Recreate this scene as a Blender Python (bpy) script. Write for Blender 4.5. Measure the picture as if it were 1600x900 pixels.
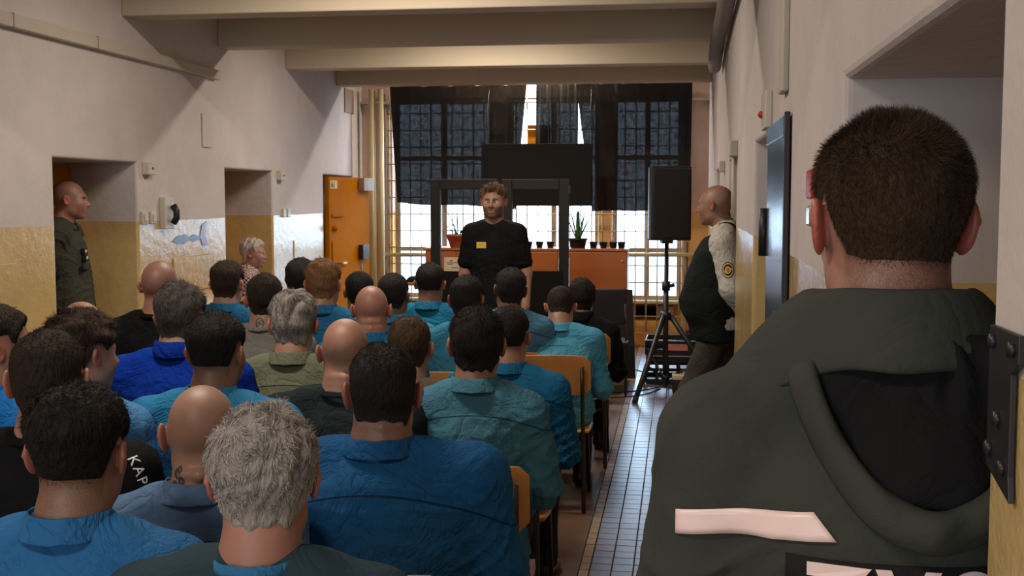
import bpy, bmesh, math, random, time
import numpy as np
from mathutils import Vector, Matrix, Euler
T0 = time.time()
random.seed(4); rng = np.random.default_rng(7)
PI = math.pi
for o in list(bpy.data.objects): bpy.data.objects.remove(o, do_unlink=True)
scene = bpy.context.scene
C = bpy.data.collections.new('hall'); scene.collection.children.link(C)

# ---------------------------------------------------------------- camera
CAM = Vector((0, 0, 1.72)); YAW = math.radians(8.1); PITCH = math.radians(4.44); FPX = 1830.0
cd = bpy.data.cameras.new('camera'); cam = bpy.data.objects.new('camera', cd); C.objects.link(cam)
cam.location = CAM; cam.rotation_euler = (PI/2-PITCH, 0, YAW)
cd.sensor_width = 36; cd.lens = FPX/1600*36; cd.clip_start = .05; cd.clip_end = 200
scene.camera = cam
# ---------------------------------------------------------------- world, exposure
w = bpy.data.worlds.new('sky'); scene.world = w; w.use_nodes = True
bg = w.node_tree.nodes['Background']
bg.inputs[0].default_value = (.54, .76, 1, 1); bg.inputs[1].default_value = 11.0
vs = scene.view_settings
vs.view_transform = 'Standard'; vs.look = 'None'; vs.gamma = 1; vs.exposure = 0.0; vs.use_curve_mapping = False
# lamps of the corridor: one tube lamp in every second bay between the ceiling beams
LAMP_W = 50; LAMP_COL = (1, .87, .72)
BACK_FILL_W = 80

# ---------------------------------------------------------------- helpers
def link(o, parent=None):
    C.objects.link(o)
    if parent: o.parent = parent
    return o
def tag(o, label=None, cat=None, group=None, kind=None):
    if label: o['label'] = label
    if cat: o['category'] = cat
    if group: o['group'] = group
    if kind: o['kind'] = kind
    return o
def empty(name, loc=(0, 0, 0), rz=0, **k):
    o = bpy.data.objects.new(name, None); o.location = loc; o.rotation_euler = (0, 0, rz)
    o.empty_display_size = .1; link(o); return tag(o, **k)
def mesh_np(name, V, F, mat=None, parent=None, smooth=True, uv=None):
    """V (n,3); F (m,3|4) int"""
    V = np.asarray(V, np.float32); F = np.asarray(F, np.int32)
    me = bpy.data.meshes.new(name); k = F.shape[1]
    me.vertices.add(len(V)); me.vertices.foreach_set('co', V.ravel())
    me.loops.add(F.size); me.loops.foreach_set('vertex_index', F.ravel())
    me.polygons.add(len(F)); me.polygons.foreach_set('loop_start', np.arange(0, F.size, k, dtype=np.int32))
    me.update(calc_edges=True)
    if smooth: me.polygons.foreach_set('use_smooth', np.ones(len(F), bool))
    o = bpy.data.objects.new(name, me)
    if mat:
        for m in (mat if isinstance(mat, (list, tuple)) else [mat]): me.materials.append(m)
    return link(o, parent)
def from_bm(name, bm, mat=None, parent=None, smooth=False, bevel=0, seg=2):
    me = bpy.data.meshes.new(name); bmesh.ops.recalc_face_normals(bm, faces=bm.faces); bm.to_mesh(me); bm.free()
    o = bpy.data.objects.new(name, me)
    if mat: me.materials.append(mat)
    if smooth:
        for p in me.polygons: p.use_smooth = True
    if bevel:
        m = o.modifiers.new('bevel', 'BEVEL'); m.width = bevel; m.segments = seg; m.limit_method = 'ANGLE'
    return link(o, parent)
def box(bm, x0, x1, y0, y1, z0, z1, M=None):
    vs_ = [bm.verts.new(p) for p in ((x0,y0,z0),(x1,y0,z0),(x1,y1,z0),(x0,y1,z0),(x0,y0,z1),(x1,y0,z1),(x1,y1,z1),(x0,y1,z1))]
    if M:
        for v in vs_: v.co = M @ v.co
    for f in ((0,3,2,1),(4,5,6,7),(0,1,5,4),(1,2,6,5),(2,3,7,6),(3,0,4,7)): bm.faces.new([vs_[i] for i in f])
def mkbox(name, x0, x1, y0, y1, z0, z1, mat, parent=None, bevel=.004, M=None, **k):
    bm = bmesh.new(); box(bm, x0, x1, y0, y1, z0, z1, M)
    return tag(from_bm(name, bm, mat, parent, bevel=bevel), **k)
def tube(bm, pts, r, n=8, cap=True, squash=None):
    """sweep a ring along points; r number or list; squash: (axis vector, factor)"""
    pts = [Vector(p) for p in pts]; rings = []; up = None
    for i, p in enumerate(pts):
        d = (pts[min(i+1, len(pts)-1)] - pts[max(i-1, 0)]).normalized()
        if up is None: up = d.cross(Vector((0, 0, 1)) if abs(d.z) < .9 else Vector((0, 1, 0))).normalized()
        up = (up - d*up.dot(d)).normalized(); s = d.cross(up)
        rr = r[i] if isinstance(r, (list, tuple)) else r
        rings.append([bm.verts.new(p + (up*math.cos(a)+s*math.sin(a))*rr) for a in [2*PI*j/n for j in range(n)]])
    for a, b in zip(rings, rings[1:]):
        for j in range(n): bm.faces.new((a[j], a[(j+1) % n], b[(j+1) % n], b[j]))
    if cap: bm.faces.new(rings[0][::-1]); bm.faces.new(rings[-1])
def mktube(name, pts, r, mat, parent=None, n=8, **k):
    bm = bmesh.new(); tube(bm, pts, r, n); return tag(from_bm(name, bm, mat, parent, smooth=True), **k)
def lathe(bm, prof, n=16, c=(0, 0, 0)):
    rings = [[bm.verts.new((c[0]+r*math.cos(2*PI*j/n), c[1]+r*math.sin(2*PI*j/n), c[2]+z)) for j in range(n)] for r, z in prof]
    for a, b in zip(rings, rings[1:]):
        for j in range(n): bm.faces.new((a[j], a[(j+1) % n], b[(j+1) % n], b[j]))
    bm.faces.new(rings[0][::-1]); bm.faces.new(rings[-1])
def ray(u, v):
    F = Vector((-math.sin(YAW)*math.cos(PITCH), math.cos(YAW)*math.cos(PITCH), -math.sin(PITCH)))
    R = Vector((math.cos(YAW), math.sin(YAW), 0)); U = R.cross(F)
    return F + R*((u-800)/FPX) + U*((450-v)/FPX)
def copy_tree(o, parent=None):
    c = o.copy(); C.objects.link(c); c.parent = parent
    for ch in o.children: copy_tree(ch, c)
    return c

# ---------------------------------------------------------------- materials
def nm(name):
    m = bpy.data.materials.new(name); m.use_nodes = True; nt = m.node_tree
    return m, nt, nt.nodes['Principled BSDF']
def node(nt, t, **k):
    n = nt.nodes.new(t)
    for a, b in k.items():
        if a.startswith('i_'):
            n.inputs[int(a[2:]) if a[2:].isdigit() else a[2:].replace('_', ' ')].default_value = b
        else: setattr(n, a, b)
    return n
def c4(c): return (c[0], c[1], c[2], 1)
def mat(name, col, rough=.6, var=.12, scale=30, bump=.15, bscale=None, metal=0, spec=.5, dist=.004, stretch=None):
    m, nt, b = nm(name); L = nt.links.new
    tc = node(nt, 'ShaderNodeTexCoord'); mp = node(nt, 'ShaderNodeMapping'); L(tc.outputs['Object'], mp.inputs[0])
    if stretch: mp.inputs['Scale'].default_value = stretch
    n = node(nt, 'ShaderNodeTexNoise', i_Scale=scale, i_Detail=4.0); L(mp.outputs[0], n.inputs['Vector'])
    mx = node(nt, 'ShaderNodeMix', data_type='RGBA')
    mx.inputs[6].default_value = c4([c*(1-var) for c in col]); mx.inputs[7].default_value = c4([min(1, c*(1+var)) for c in col])
    L(n.outputs[0], mx.inputs[0]); L(mx.outputs[2], b.inputs['Base Color'])
    b.inputs['Roughness'].default_value = rough; b.inputs['Metallic'].default_value = metal; b.inputs['Specular IOR Level'].default_value = spec
    if bump:
        n2 = node(nt, 'ShaderNodeTexNoise', i_Scale=bscale or scale*2, i_Detail=3.0); L(mp.outputs[0], n2.inputs['Vector'])
        bp = node(nt, 'ShaderNodeBump', i_Strength=bump, i_Distance=dist); L(n2.outputs[0], bp.inputs['Height']); L(bp.outputs[0], b.inputs['Normal'])
    return m
def wall_mat(name='painted_plaster', upper=(.575, .525, .515), lower=(.57, .41, .18), zline=1.55):
    m, nt, b = nm(name); L = nt.links.new
    g = node(nt, 'ShaderNodeNewGeometry'); sp = node(nt, 'ShaderNodeSeparateXYZ'); L(g.outputs['Position'], sp.inputs[0])
    n0 = node(nt, 'ShaderNodeTexNoise', i_Scale=1.6, i_Detail=5.0); L(g.outputs['Position'], n0.inputs['Vector'])
    ad = node(nt, 'ShaderNodeMath', operation='MULTIPLY_ADD'); ad.inputs[1].default_value = .03; L(n0.outputs[0], ad.inputs[0]); L(sp.outputs[2], ad.inputs[2])
    gt = node(nt, 'ShaderNodeMath', operation='GREATER_THAN'); gt.inputs[1].default_value = zline+.015; L(ad.outputs[0], gt.inputs[0])
    def pair(c, v, sc, det=6.0):
        n = node(nt, 'ShaderNodeTexNoise', i_Scale=sc, i_Detail=det, i_Roughness=.65); L(g.outputs['Position'], n.inputs['Vector'])
        r = node(nt, 'ShaderNodeMapRange'); r.inputs[1].default_value = .35; r.inputs[2].default_value = .65; L(n.outputs[0], r.inputs[0])
        x = node(nt, 'ShaderNodeMix', data_type='RGBA'); x.inputs[6].default_value = c4([k*(1-v) for k in c]); x.inputs[7].default_value = c4([k*(1+v*.6) for k in c])
        L(r.outputs[0], x.inputs[0]); return x.outputs[2]
    up = pair(upper, .07, 2.2); lo = pair(lower, .10, 3.0)
    # chips and scratches in the oil paint
    nc = node(nt, 'ShaderNodeTexNoise', i_Scale=9.0, i_Detail=8.0, i_Roughness=.75); L(g.outputs['Position'], nc.inputs['Vector'])
    cr = node(nt, 'ShaderNodeMapRange'); cr.inputs[1].default_value = .68; cr.inputs[2].default_value = .74; L(nc.outputs[0], cr.inputs[0])
    lo2 = node(nt, 'ShaderNodeMix', data_type='RGBA'); lo2.inputs[7].default_value = (.30, .22, .12, 1); L(cr.outputs[0], lo2.inputs[0]); L(lo, lo2.inputs[6])
    mx = node(nt, 'ShaderNodeMix', data_type='RGBA'); L(gt.outputs[0], mx.inputs[0]); L(lo2.outputs[2], mx.inputs[6]); L(up, mx.inputs[7])
    L(mx.outputs[2], b.inputs['Base Color'])
    rr = node(nt, 'ShaderNodeMapRange'); rr.inputs[3].default_value = .16; rr.inputs[4].default_value = .75; L(gt.outputs[0], rr.inputs[0]); L(rr.outputs[0], b.inputs['Roughness'])
    n1 = node(nt, 'ShaderNodeTexNoise', i_Scale=14.0, i_Detail=5.0, i_Roughness=.6); L(g.outputs['Position'], n1.inputs['Vector'])
    n2 = node(nt, 'ShaderNodeTexNoise', i_Scale=90.0, i_Detail=2.0); L(g.outputs['Position'], n2.inputs['Vector'])
    s = node(nt, 'ShaderNodeMath', operation='MULTIPLY_ADD'); s.inputs[1].default_value = .16; L(n2.outputs[0], s.inputs[0]); L(n1.outputs[0], s.inputs[2])
    bp = node(nt, 'ShaderNodeBump', i_Strength=.55, i_Distance=.008); L(s.outputs[0], bp.inputs['Height']); L(bp.outputs[0], b.inputs['Normal'])
    return m
M = {}
M['wall'] = wall_mat()
M['endwall'] = wall_mat('end_wall_paint', (.74, .52, .42), (.78, .46, .14))
M['ceiling'] = mat('ceiling_paint', (.66, .60, .52), .8, .05, 3, .2, 40)
M['beam'] = mat('beam_paint', (.50, .43, .33), .7, .05, 3, .25, 30)
M['brown_floor'] = mat('brown_terrazzo', (.105, .058, .032), .45, .35, 7, .35, 60)
M['tile'] = mat('glazed_clinker', (.175, .17, .26), .33, .3, 5, .06, 25, spec=1.0)  # blue of the mirrored sky is partly put into this base colour
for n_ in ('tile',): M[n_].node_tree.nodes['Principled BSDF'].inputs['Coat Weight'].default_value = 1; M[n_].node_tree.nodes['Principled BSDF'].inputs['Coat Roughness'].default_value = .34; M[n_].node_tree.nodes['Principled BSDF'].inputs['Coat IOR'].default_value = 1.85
M['tile_pale'] = mat('pale_clinker', (.30, .22, .16), .3, .2, 6, .12, 25, spec=.8)
M['joint'] = mat('dark_joint', (.012, .010, .010), .9)
M['red_skirting'] = mat('red_skirting_paint', (.20, .03, .02), .35, .2, 6)
M['orange_door'] = mat('orange_door_paint', (.41, .14, .003), .75, .14, 5, .25, 20, spec=.04)
M['dark_metal'] = mat('dark_grey_metal', (.03, .03, .033), .4, .1, 40, .05, metal=.4)
M['black_plastic'] = mat('black_plastic', (.010, .010, .012), .45, .1, 60, .1)
M['black_wood'] = mat('black_painted_wood', (.013, .011, .010), .5, .2, 14, .3, 30)
M['steel_blue'] = mat('blue_grey_door_enamel', (.055, .085, .115), .22, .2, 7, .3, 12, spec=.7)
M['cream_metal'] = mat('cream_pipe_paint', (.62, .52, .30), .35, .08, 10, .15)
M['white_plastic'] = mat('aged_white_plastic', (.55, .50, .42), .4, .06, 12, .05)
M['white_metal'] = mat('pale_trunking', (.50, .45, .38), .5, .1, 6, .1)
M['grille'] = mat('grille_paint', (.46, .36, .22), .4, .1, 20, .1)
M['window_frame'] = mat('dull_window_frame', (.30, .22, .18), .45, .1, 12, .1)
M['cabinet'] = mat('orange_brown_veneer', (.40, .115, .028), .32, .18, 3, .1, stretch=(1, 1, .15))
M['plywood'] = mat('honey_plywood', (.50, .215, .055), .33, .16, 5, .1, stretch=(4, 4, .6))
M['chair_tube'] = mat('dark_brown_tube', (.025, .016, .013), .35, .1, 30, .05, metal=.3)
M['black_cloth'] = mat('black_cloth', (.0065, .006, .0065), .9, .2, 30, .4, 200)
M['terracotta'] = mat('terracotta_plastic', (.42, .12, .045), .5)
M['leaf'] = mat('leaf_green', (.05, .12, .03), .45, .25, 12)
M['soil'] = mat('potting_soil', (.02, .013, .008), .95)
M['paper'] = mat('yellowed_paper', (.66, .56, .38), .8, .04, 6, .05)
M['ink'] = mat('dark_ink', (.04, .03, .03), .7, bump=0)
M['red_plastic'] = mat('red_plastic', (.45, .02, .018), .35)
M['pink_label'] = mat('pink_label', (.70, .26, .22), .6)
M['lagging'] = mat('grey_pipe_lagging', (.22, .19, .17), .85, .25, 18, .7, 35)
M['yellow'] = mat('yellow_badge', (.75, .50, .06), .4)
M['gold'] = mat('gold_embroidery', (.60, .42, .10), .5)
M['reflective'] = mat('pale_pink_reflective_tape', (.95, .74, .70), .35, .03, 40, .1)
M['silver'] = mat('silver_edge', (.5, .55, .6), .25, metal=.8)
M['black_shoe'] = mat('black_leather', (.012, .011, .011), .35)
def glass():
    m, nt, b = nm('window_glass'); b.inputs['Base Color'].default_value = (.95, .97, 1, 1)
    b.inputs['Roughness'].default_value = .02; b.inputs['IOR'].default_value = 1.45; b.inputs['Transmission Weight'].default_value = 1
    tr = node(nt, 'ShaderNodeBsdfTransparent'); mx = node(nt, 'ShaderNodeMixShader'); mx.inputs[0].default_value = .12
    out = nt.nodes['Material Output']; nt.links.new(tr.outputs[0], mx.inputs[1]); nt.links.new(b.outputs[0], mx.inputs[2]); nt.links.new(mx.outputs[0], out.inputs[0])
    return m
M['glass'] = glass()
def sheer():
    # loosely woven black cloth: some of the daylight comes straight through the weave
    m, nt, b = nm('sheer_black_cloth'); L = nt.links.new
    b.inputs['Base Color'].default_value = (.012, .012, .014, 1); b.inputs['Roughness'].default_value = .9
    tc = node(nt, 'ShaderNodeTexCoord')
    mp = node(nt, 'ShaderNodeMapping'); mp.inputs['Scale'].default_value = (1, 1, 3.2); L(tc.outputs['Object'], mp.inputs[0])
    n = node(nt, 'ShaderNodeTexNoise', i_Scale=26.0, i_Detail=4.0, i_Roughness=.7); L(mp.outputs[0], n.inputs['Vector'])
    r = node(nt, 'ShaderNodeMapRange'); r.inputs[1].default_value = .40; r.inputs[2].default_value = .68; r.inputs[3].default_value = .001; r.inputs[4].default_value = .010; L(n.outputs[0], r.inputs[0])
    tr = node(nt, 'ShaderNodeBsdfTransparent'); mx = node(nt, 'ShaderNodeMixShader'); L(r.outputs[0], mx.inputs[0])
    L(b.outputs[0], mx.inputs[1]); L(tr.outputs[0], mx.inputs[2]); L(mx.outputs[0], nt.nodes['Material Output'].inputs[0])
    return m
M['sheer'] = sheer()
def emis(name, col, s):
    m, nt, b = nm(name); b.inputs['Emission Color'].default_value = c4(col); b.inputs['Emission Strength'].default_value = s; return m
M['tube_light'] = emis('lit_lamp_tube', (1, .8, .55), 2.0)
# ================================================================ ROOM
XL, XR, YE, YB, ZC = -3.7, .325, 13.5, -4.0, 3.36
def wall(name, x_face, x_back, niches, ntop=1.955, door_mat=None, ends=(YB, YE)):
    """pierced wall; niches list (y0,y1)"""
    bm = bmesh.new(); y = ends[0]; xo = x_back + (-.3 if x_back < x_face else .3)
    a, b = sorted((x_face, xo))
    c, d = sorted((x_back, xo)); e, g = sorted((x_face, x_back))
    for y0, y1 in list(niches)+[(ends[1], None)]:
        for (p, q) in ((c, d), (e, g)):
            for (r, s) in ((0, ntop), (ntop, ZC)): box(bm, p, q, y, y0, r, s)
        if y1 is None: break
        for (p, q) in ((c, d), (e, g)): box(bm, p, q, y0, y1, ntop, ZC)
        box(bm, c, d, y0, y1, 0, ntop); y = y1
    bmesh.ops.remove_doubles(bm, verts=bm.verts, dist=.0005)       # merge the blocks and drop the faces between them
    seen = {}
    for f_ in bm.faces: seen.setdefault(frozenset(v.index for v in f_.verts), []).append(f_)
    bmesh.ops.delete(bm, geom=[f_ for l in seen.values() if len(l) > 1 for f_ in l], context='FACES_ONLY')
    bmesh.ops.dissolve_limit(bm, angle_limit=.01, verts=bm.verts, edges=bm.edges)
    return tag(from_bm(name, bm, M['wall'], bevel=.018, seg=3), kind='structure')
NL = [(-2.1, -.99), (.79, 1.9), (3.68, 4.79), (6.57, 7.66), (9.25, 10.38), (11.94, 13.05)]
NR = [(-1.6, -.45), (1.28, 2.44), (4.25, 5.26), (6.84, 7.98), (9.7, 10.8)]
wall('wall_left', XL, XL-.52, NL); wall('wall_right', XR, XR+.52, NR)
tag(mkbox('wall_back', XL-.9, XR+.9, YB-.3, YB, 0, ZC, M['wall'], bevel=0), kind='structure')
tag(mkbox('ceiling', XL-.9, XR+.9, YB-.3, YE+.35, ZC, ZC+.2, M['ceiling'], bevel=0), kind='structure')
# ceiling beams every 1.65 m
for i, y in enumerate([-2.41, -.76, .89, 2.54, 4.19, 5.84, 7.49, 9.14, 10.79, 12.44]):
    mkbox('ceiling_beam' if i == 0 else 'ceiling_beam', XL, XR, y, y+.22, 2.925, ZC, M['beam'], bevel=.01, kind='structure')
# floor: brown terrazzo with a strip of 10 cm clinker tiles along the right wall
XT = -.44
fl = mkbox('floor', XL-.9, XR+.9, YB-.3, YE+.3, -.2, -.006, M['joint'], bevel=0, kind='structure')
mkbox('terrazzo_field', XL-.9, XT-.004, YB, YE, -.006, 0, M['brown_floor'], fl, bevel=.0015)
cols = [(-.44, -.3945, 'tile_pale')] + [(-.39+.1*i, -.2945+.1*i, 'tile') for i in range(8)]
tile_me = {}
bmr = {'tile': bmesh.new(), 'tile_pale': bmesh.new()}
cand = []
for ci, (x0, x1, mk) in enumerate(cols):
    for r in range(int((YE-YB)/.1)):
        y0 = YB+.1*r+.001; y = y0+.05; vis = 5.0 < y < 11 and x0 < .22 - (0 if y > 6 else (6-y)*.35)
        cand.append((0 if vis else 1, y, ci, x0, x1, mk, y0))
cand.sort()
def tile_mesh(wd, mk):
    key = (round(wd, 3), mk)
    if key not in tile_me:
        bm = bmesh.new(); h = .006
        a = [bm.verts.new((sx*wd/2, sy*.0474, 0)) for sx, sy in ((-1,-1),(1,-1),(1,1),(-1,1))]
        e = .0015; t = [bm.verts.new((sx*(wd/2-e), sy*(.0474-e), h)) for sx, sy in ((-1,-1),(1,-1),(1,1),(-1,1))]
        bm.faces.new(t)
        for j in range(4): bm.faces.new((a[j], a[(j+1) % 4], t[(j+1) % 4], t[j]))
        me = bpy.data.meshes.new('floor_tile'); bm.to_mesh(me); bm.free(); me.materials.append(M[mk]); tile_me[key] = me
    return tile_me[key]
for i, (vis, y, ci, x0, x1, mk, y0) in enumerate(cand):
    tx, ty, dz = random.uniform(-.004, .004), random.uniform(-.004, .004), random.uniform(-.0008, .0006)
    if i < 300:
        o = bpy.data.objects.new('floor_tile', tile_mesh(x1-x0, mk)); o.location = ((x0+x1)/2, y, -.006+dz); o.rotation_euler = (tx, ty, 0)
        link(o, fl)
    else:
        Mx = Matrix.Translation(((x0+x1)/2, y, 0)) @ Euler((tx, ty, 0)).to_matrix().to_4x4()
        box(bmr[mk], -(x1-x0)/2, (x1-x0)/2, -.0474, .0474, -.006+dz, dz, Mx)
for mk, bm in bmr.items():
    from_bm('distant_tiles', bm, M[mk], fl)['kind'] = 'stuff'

# niche cell doors (closed) at the back of the niches
def cell_door(name, x, y0, y1, m, side, label=None):
    t = mkbox(name, *sorted((x, x+side*.05)), y0+.03, y1-.03, 0.005, 1.93, m, bevel=.006, kind='structure')
    bm = bmesh.new(); s = x+side*.05
    box(bm, *sorted((s, s+side*.012)), y0+.3, y1-.3, 1.0, 1.28); from_bm('food_hatch', bm, m, t, bevel=.004)
    bm = bmesh.new(); box(bm, *sorted((s, s+side*.03)), y1-.16, y1-.08, .95, 1.15); from_bm('lock_box', bm, M['dark_metal'], t, bevel=.004)
    return t
for i, (a, b) in enumerate(NL[:-1]): cell_door('door_%d' % (i+1), XL-.52, a, b, M['orange_door'], 1)
for i, (a, b) in enumerate([NR[0], NR[3], NR[4]]): cell_door('door_%d' % (i+10), XR+.52, a, b, M['orange_door'], -1)

# ---- end wall with three barred windows
ew = bmesh.new()
WX = [(-3.34, -2.16), (-1.98, -.92), (-.76, .03)]; WZ0, WZ1 = .53, 2.86
xs = XL-.4
for a, b in WX:
    box(ew, xs, a, YE, YE+.35, 0, ZC); box(ew, a, b, YE, YE+.35, WZ1, ZC); xs = b
box(ew, xs, XR+.4, YE, YE+.35, 0, ZC)
for a, b in WX:
    box(ew, a, b, YE+.22, YE+.35, 0, WZ0); box(ew, a, b, YE+.02, YE+.22, 0, .30)      # parapet, radiator recess above it
ewo = tag(from_bm('wall_far', ew, M['endwall'], bevel=.008), kind='structure')
for i, (a, b) in enumerate(WX):
    win = mkbox('window_%d' % (i+1), a, b, YE+.02, YE+.3, WZ0-.035, WZ0, M['cream_metal'], kind='structure')
    fr = bmesh.new(); y0, y1 = YE+.14, YE+.20
    box(fr, a, a+.05, y0, y1, WZ0, WZ1); box(fr, b-.05, b, y0, y1, WZ0, WZ1); box(fr, a+.05, b-.05, y0, y1, WZ0, WZ0+.05); box(fr, a+.05, b-.05, y0, y1, WZ1-.05, WZ1)
    mid = (a+b)/2; box(fr, mid-.03, mid+.03, y0, y1, WZ0+.05, WZ1-.05)
    for z in (1.08, 2.15): box(fr, a+.05, mid-.03, y0+.005, y1-.005, z, z+.05); box(fr, mid+.03, b-.05, y0+.005, y1-.005, z, z+.05)
    from_bm('window_frame', fr, M['window_frame'], win, bevel=.004)
    for (p, q) in ((a+.05, mid-.03), (mid+.03, b-.05)):
        for (r, s) in ((WZ0+.05, 1.08), (1.13, 2.15), (2.2, WZ1-.05)):
            mkbox('pane', p, q, YE+.168, YE+.172, r, s, M['glass'], win, bevel=0)
    for x in (a+.3, b-.3): mkbox('radiator_panel', x-.22, x+.22, YE+.12, YE+.2, .32, .46, M['window_frame'], win)
# security grille: one object, every bar a part
gr = empty('security_grille', (0, 0, 0), label='cream painted steel bars in front of the far windows', cat='window grille')
for i in range(28):
    x = -3.37+.1252*i
    if x < .08: mktube('bar', [(x, YE-.03, .16), (x, YE-.03, 2.9)], .0068 if i % 4 else .010, M['grille'], gr, 6)
for i in range(14):
    z = .16+.1945*i
    mktube('cross_bar', [(-3.4, YE-.036, z), (.06, YE-.036, z)], .007, M['grille'], gr, 6)
for x in (-3.42, .07): mkbox('grille_post', x-.02, x+.02, YE-.06, YE-.005, .0, 2.92, M['window_frame'], gr)
tag(mktube('hand_rail', [(-3.48, YE-.11, 1.045), (.22, YE-.11, 1.07)], .024, M['cream_metal'], n=10), label='long cream horizontal pipe crossing the barred windows at waist height', cat='pipe')
mkbox('baseboard_far', .06, XR, YE-.015, YE, 0, .20, M['red_skirting'], kind='structure')
mkbox('wall_ledge', XL, XR, YE-.10, YE, 2.80, 2.83, M['beam'], kind='structure').name = 'trim_1'
# orange shutter outside seen through the gap, low roof outside
mkbox('orange_board', -1.78, -1.5, YE+.21, YE+.24, 2.24, 2.56, M['orange_door'], bpy.data.objects['window_2'])
M['outside'] = mat('grey_roofing', (.28, .30, .33), .8)
mkbox('outside_roof', -8, 6, YE+.5, YE+18, -.3, .40, M['outside'], bevel=0, kind='structure').name = 'ground_outside'
# cable trunking on the left wall
tr = mkbox('cable_duct', XL, XL+.055, 1.0, 9.07, 2.655, 2.73, M['white_metal'], bevel=.006)
tag(tr, 'long pale cable duct running high along the left wall', 'cable duct')
for y in (4.1, 6.1, 7.05): mkbox('joint_cover', XL+.0, XL+.058, y, y+.006, 2.652, 2.733, M['window_frame'], tr, bevel=0)
# lamps hung in the bays
def lamp(y, where, f=1.0):
    t = empty('ceiling_lamp', (-1.7, y, ZC), label=where, cat='lamp')
    mkbox('housing', -.65, .65, -.06, .06, -.09, 0, M['white_plastic'], t, .008)
    bm = bmesh.new(); tube(bm, [(-.6, 0, -.112), (.6, 0, -.112)], .018, 10); from_bm('lamp_tube', bm, M['tube_light'], t, True)
    ld = bpy.data.lights.new('lamp_light', 'AREA'); ld.shape = 'RECTANGLE'; ld.size = 1.2; ld.size_y = .06; ld.energy = LAMP_W*f; ld.color = LAMP_COL
    lo = bpy.data.objects.new('lamp_light', ld); lo.location = (0, 0, -.135); link(lo, t)
for y, s, f in ((13.08, 'added tube lamp hidden behind the last ceiling beam to brighten the end wall', 1.3), (9.85, 'tube lamp in the bay before the third ceiling beam from the window', 1.15), (6.55, 'tube lamp in the bay over the middle rows', 1.15),  # the first lamp is added out of sight to lift the dim end wall
             (3.5, 'tube lamp in the bay over the back rows', 1.0), (.2, 'tube lamp in the bay above the camera', .9), (-3.0, 'tube lamp in the bay by the back wall', .8)): lamp(y, s, f)
# added fill light at the back wall, bluish like daylight; no window is built
ld = bpy.data.lights.new('back_fill_light', 'AREA'); ld.shape = 'RECTANGLE'; ld.size = 2.6; ld.size_y = 1.9; ld.energy = BACK_FILL_W; ld.color = (.80, .90, 1)
lo = bpy.data.objects.new('back_fill_light', ld); lo.location = (-1.7, YB+.06, 1.85); lo.rotation_euler = (PI/2, 0, 0); link(lo)
# ================================================================ SURFACES GROWN FROM DISTANCE FIELDS
def axis(lo, hi, coarse, flo=None, fhi=None, fine=None):
    if flo is None: return np.arange(lo, hi+coarse, coarse).astype(np.float32)
    a = [lo]; x = lo
    while x < hi:
        if x < flo: s = min(coarse, max(fine, (flo-x)*.5+fine*.5))
        elif x <= fhi: s = fine
        else: s = min(coarse, max(fine, (x-fhi)*.35+fine))
        x += s; a.append(x)
    return np.array(a, np.float32)
class Field:
    def __init__(s, ax, ay, az):
        s.a = (ax, ay, az); s.D = np.full((len(ax), len(ay), len(az)), .3, np.float32)
    def sl(s, lo, hi):
        return tuple(slice(max(0, int(np.searchsorted(a, l))-1), int(np.searchsorted(a, h))+1) for a, l, h in zip(s.a, lo, hi))
    def xyz(s, q):
        ax, ay, az = s.a; return ax[q[0]][:, None, None], ay[q[1]][None, :, None], az[q[2]][None, None, :]
    def add(s, fn, lo, hi, k=.03):
        q = s.sl(np.array(lo)-k-.02, np.array(hi)+k+.02); X, Y, Z = s.xyz(q); d = fn(X, Y, Z)
        s.D[q] = smin(s.D[q], d, k)
    def cap(s, p, r, k=.03, flat=None):
        """chain of capsules; p list of points; r list of radii"""
        for a, b, ra, rb in zip(p, p[1:], r, r[1:]):
            a = np.array(a, float); b = np.array(b, float); R = max(ra, rb)
            s.add(lambda X, Y, Z: capsule(X, Y, Z, a, b, ra, rb), np.minimum(a, b)-R, np.maximum(a, b)+R, k)
    def cut(s, fn): X, Y, Z = s.xyz((slice(None),)*3); s.D = np.maximum(s.D, fn(X, Y, Z))
    def mesh(s): return nets(s.D, *s.a)
def smin(a, b, k):
    h = np.maximum(k-np.abs(a-b), 0)/k; return np.minimum(a, b)-h*h*k*.25
def smax(a, b, k): return -smin(-a, -b, k)
def sstep(x, a, b):
    t = np.clip((x-a)/(b-a), 0, 1); return t*t*(3-2*t)
def capsule(X, Y, Z, a, b, ra, rb):
    d = b-a; L = float(d@d)+1e-12
    t = np.clip(((X-a[0])*d[0]+(Y-a[1])*d[1]+(Z-a[2])*d[2])/L, 0, 1)
    return np.sqrt((X-a[0]-t*d[0])**2+(Y-a[1]-t*d[1])**2+(Z-a[2]-t*d[2])**2)-(ra+(rb-ra)*t)
def ell(X, Y, Z, c, r):
    x, y, z = (X-c[0])/r[0], (Y-c[1])/r[1], (Z-c[2])/r[2]
    k0 = np.sqrt(x*x+y*y+z*z)+1e-9; k1 = np.sqrt((x/r[0])**2+(y/r[1])**2+(z/r[2])**2)+1e-9
    return k0*(k0-1)/k1
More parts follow.
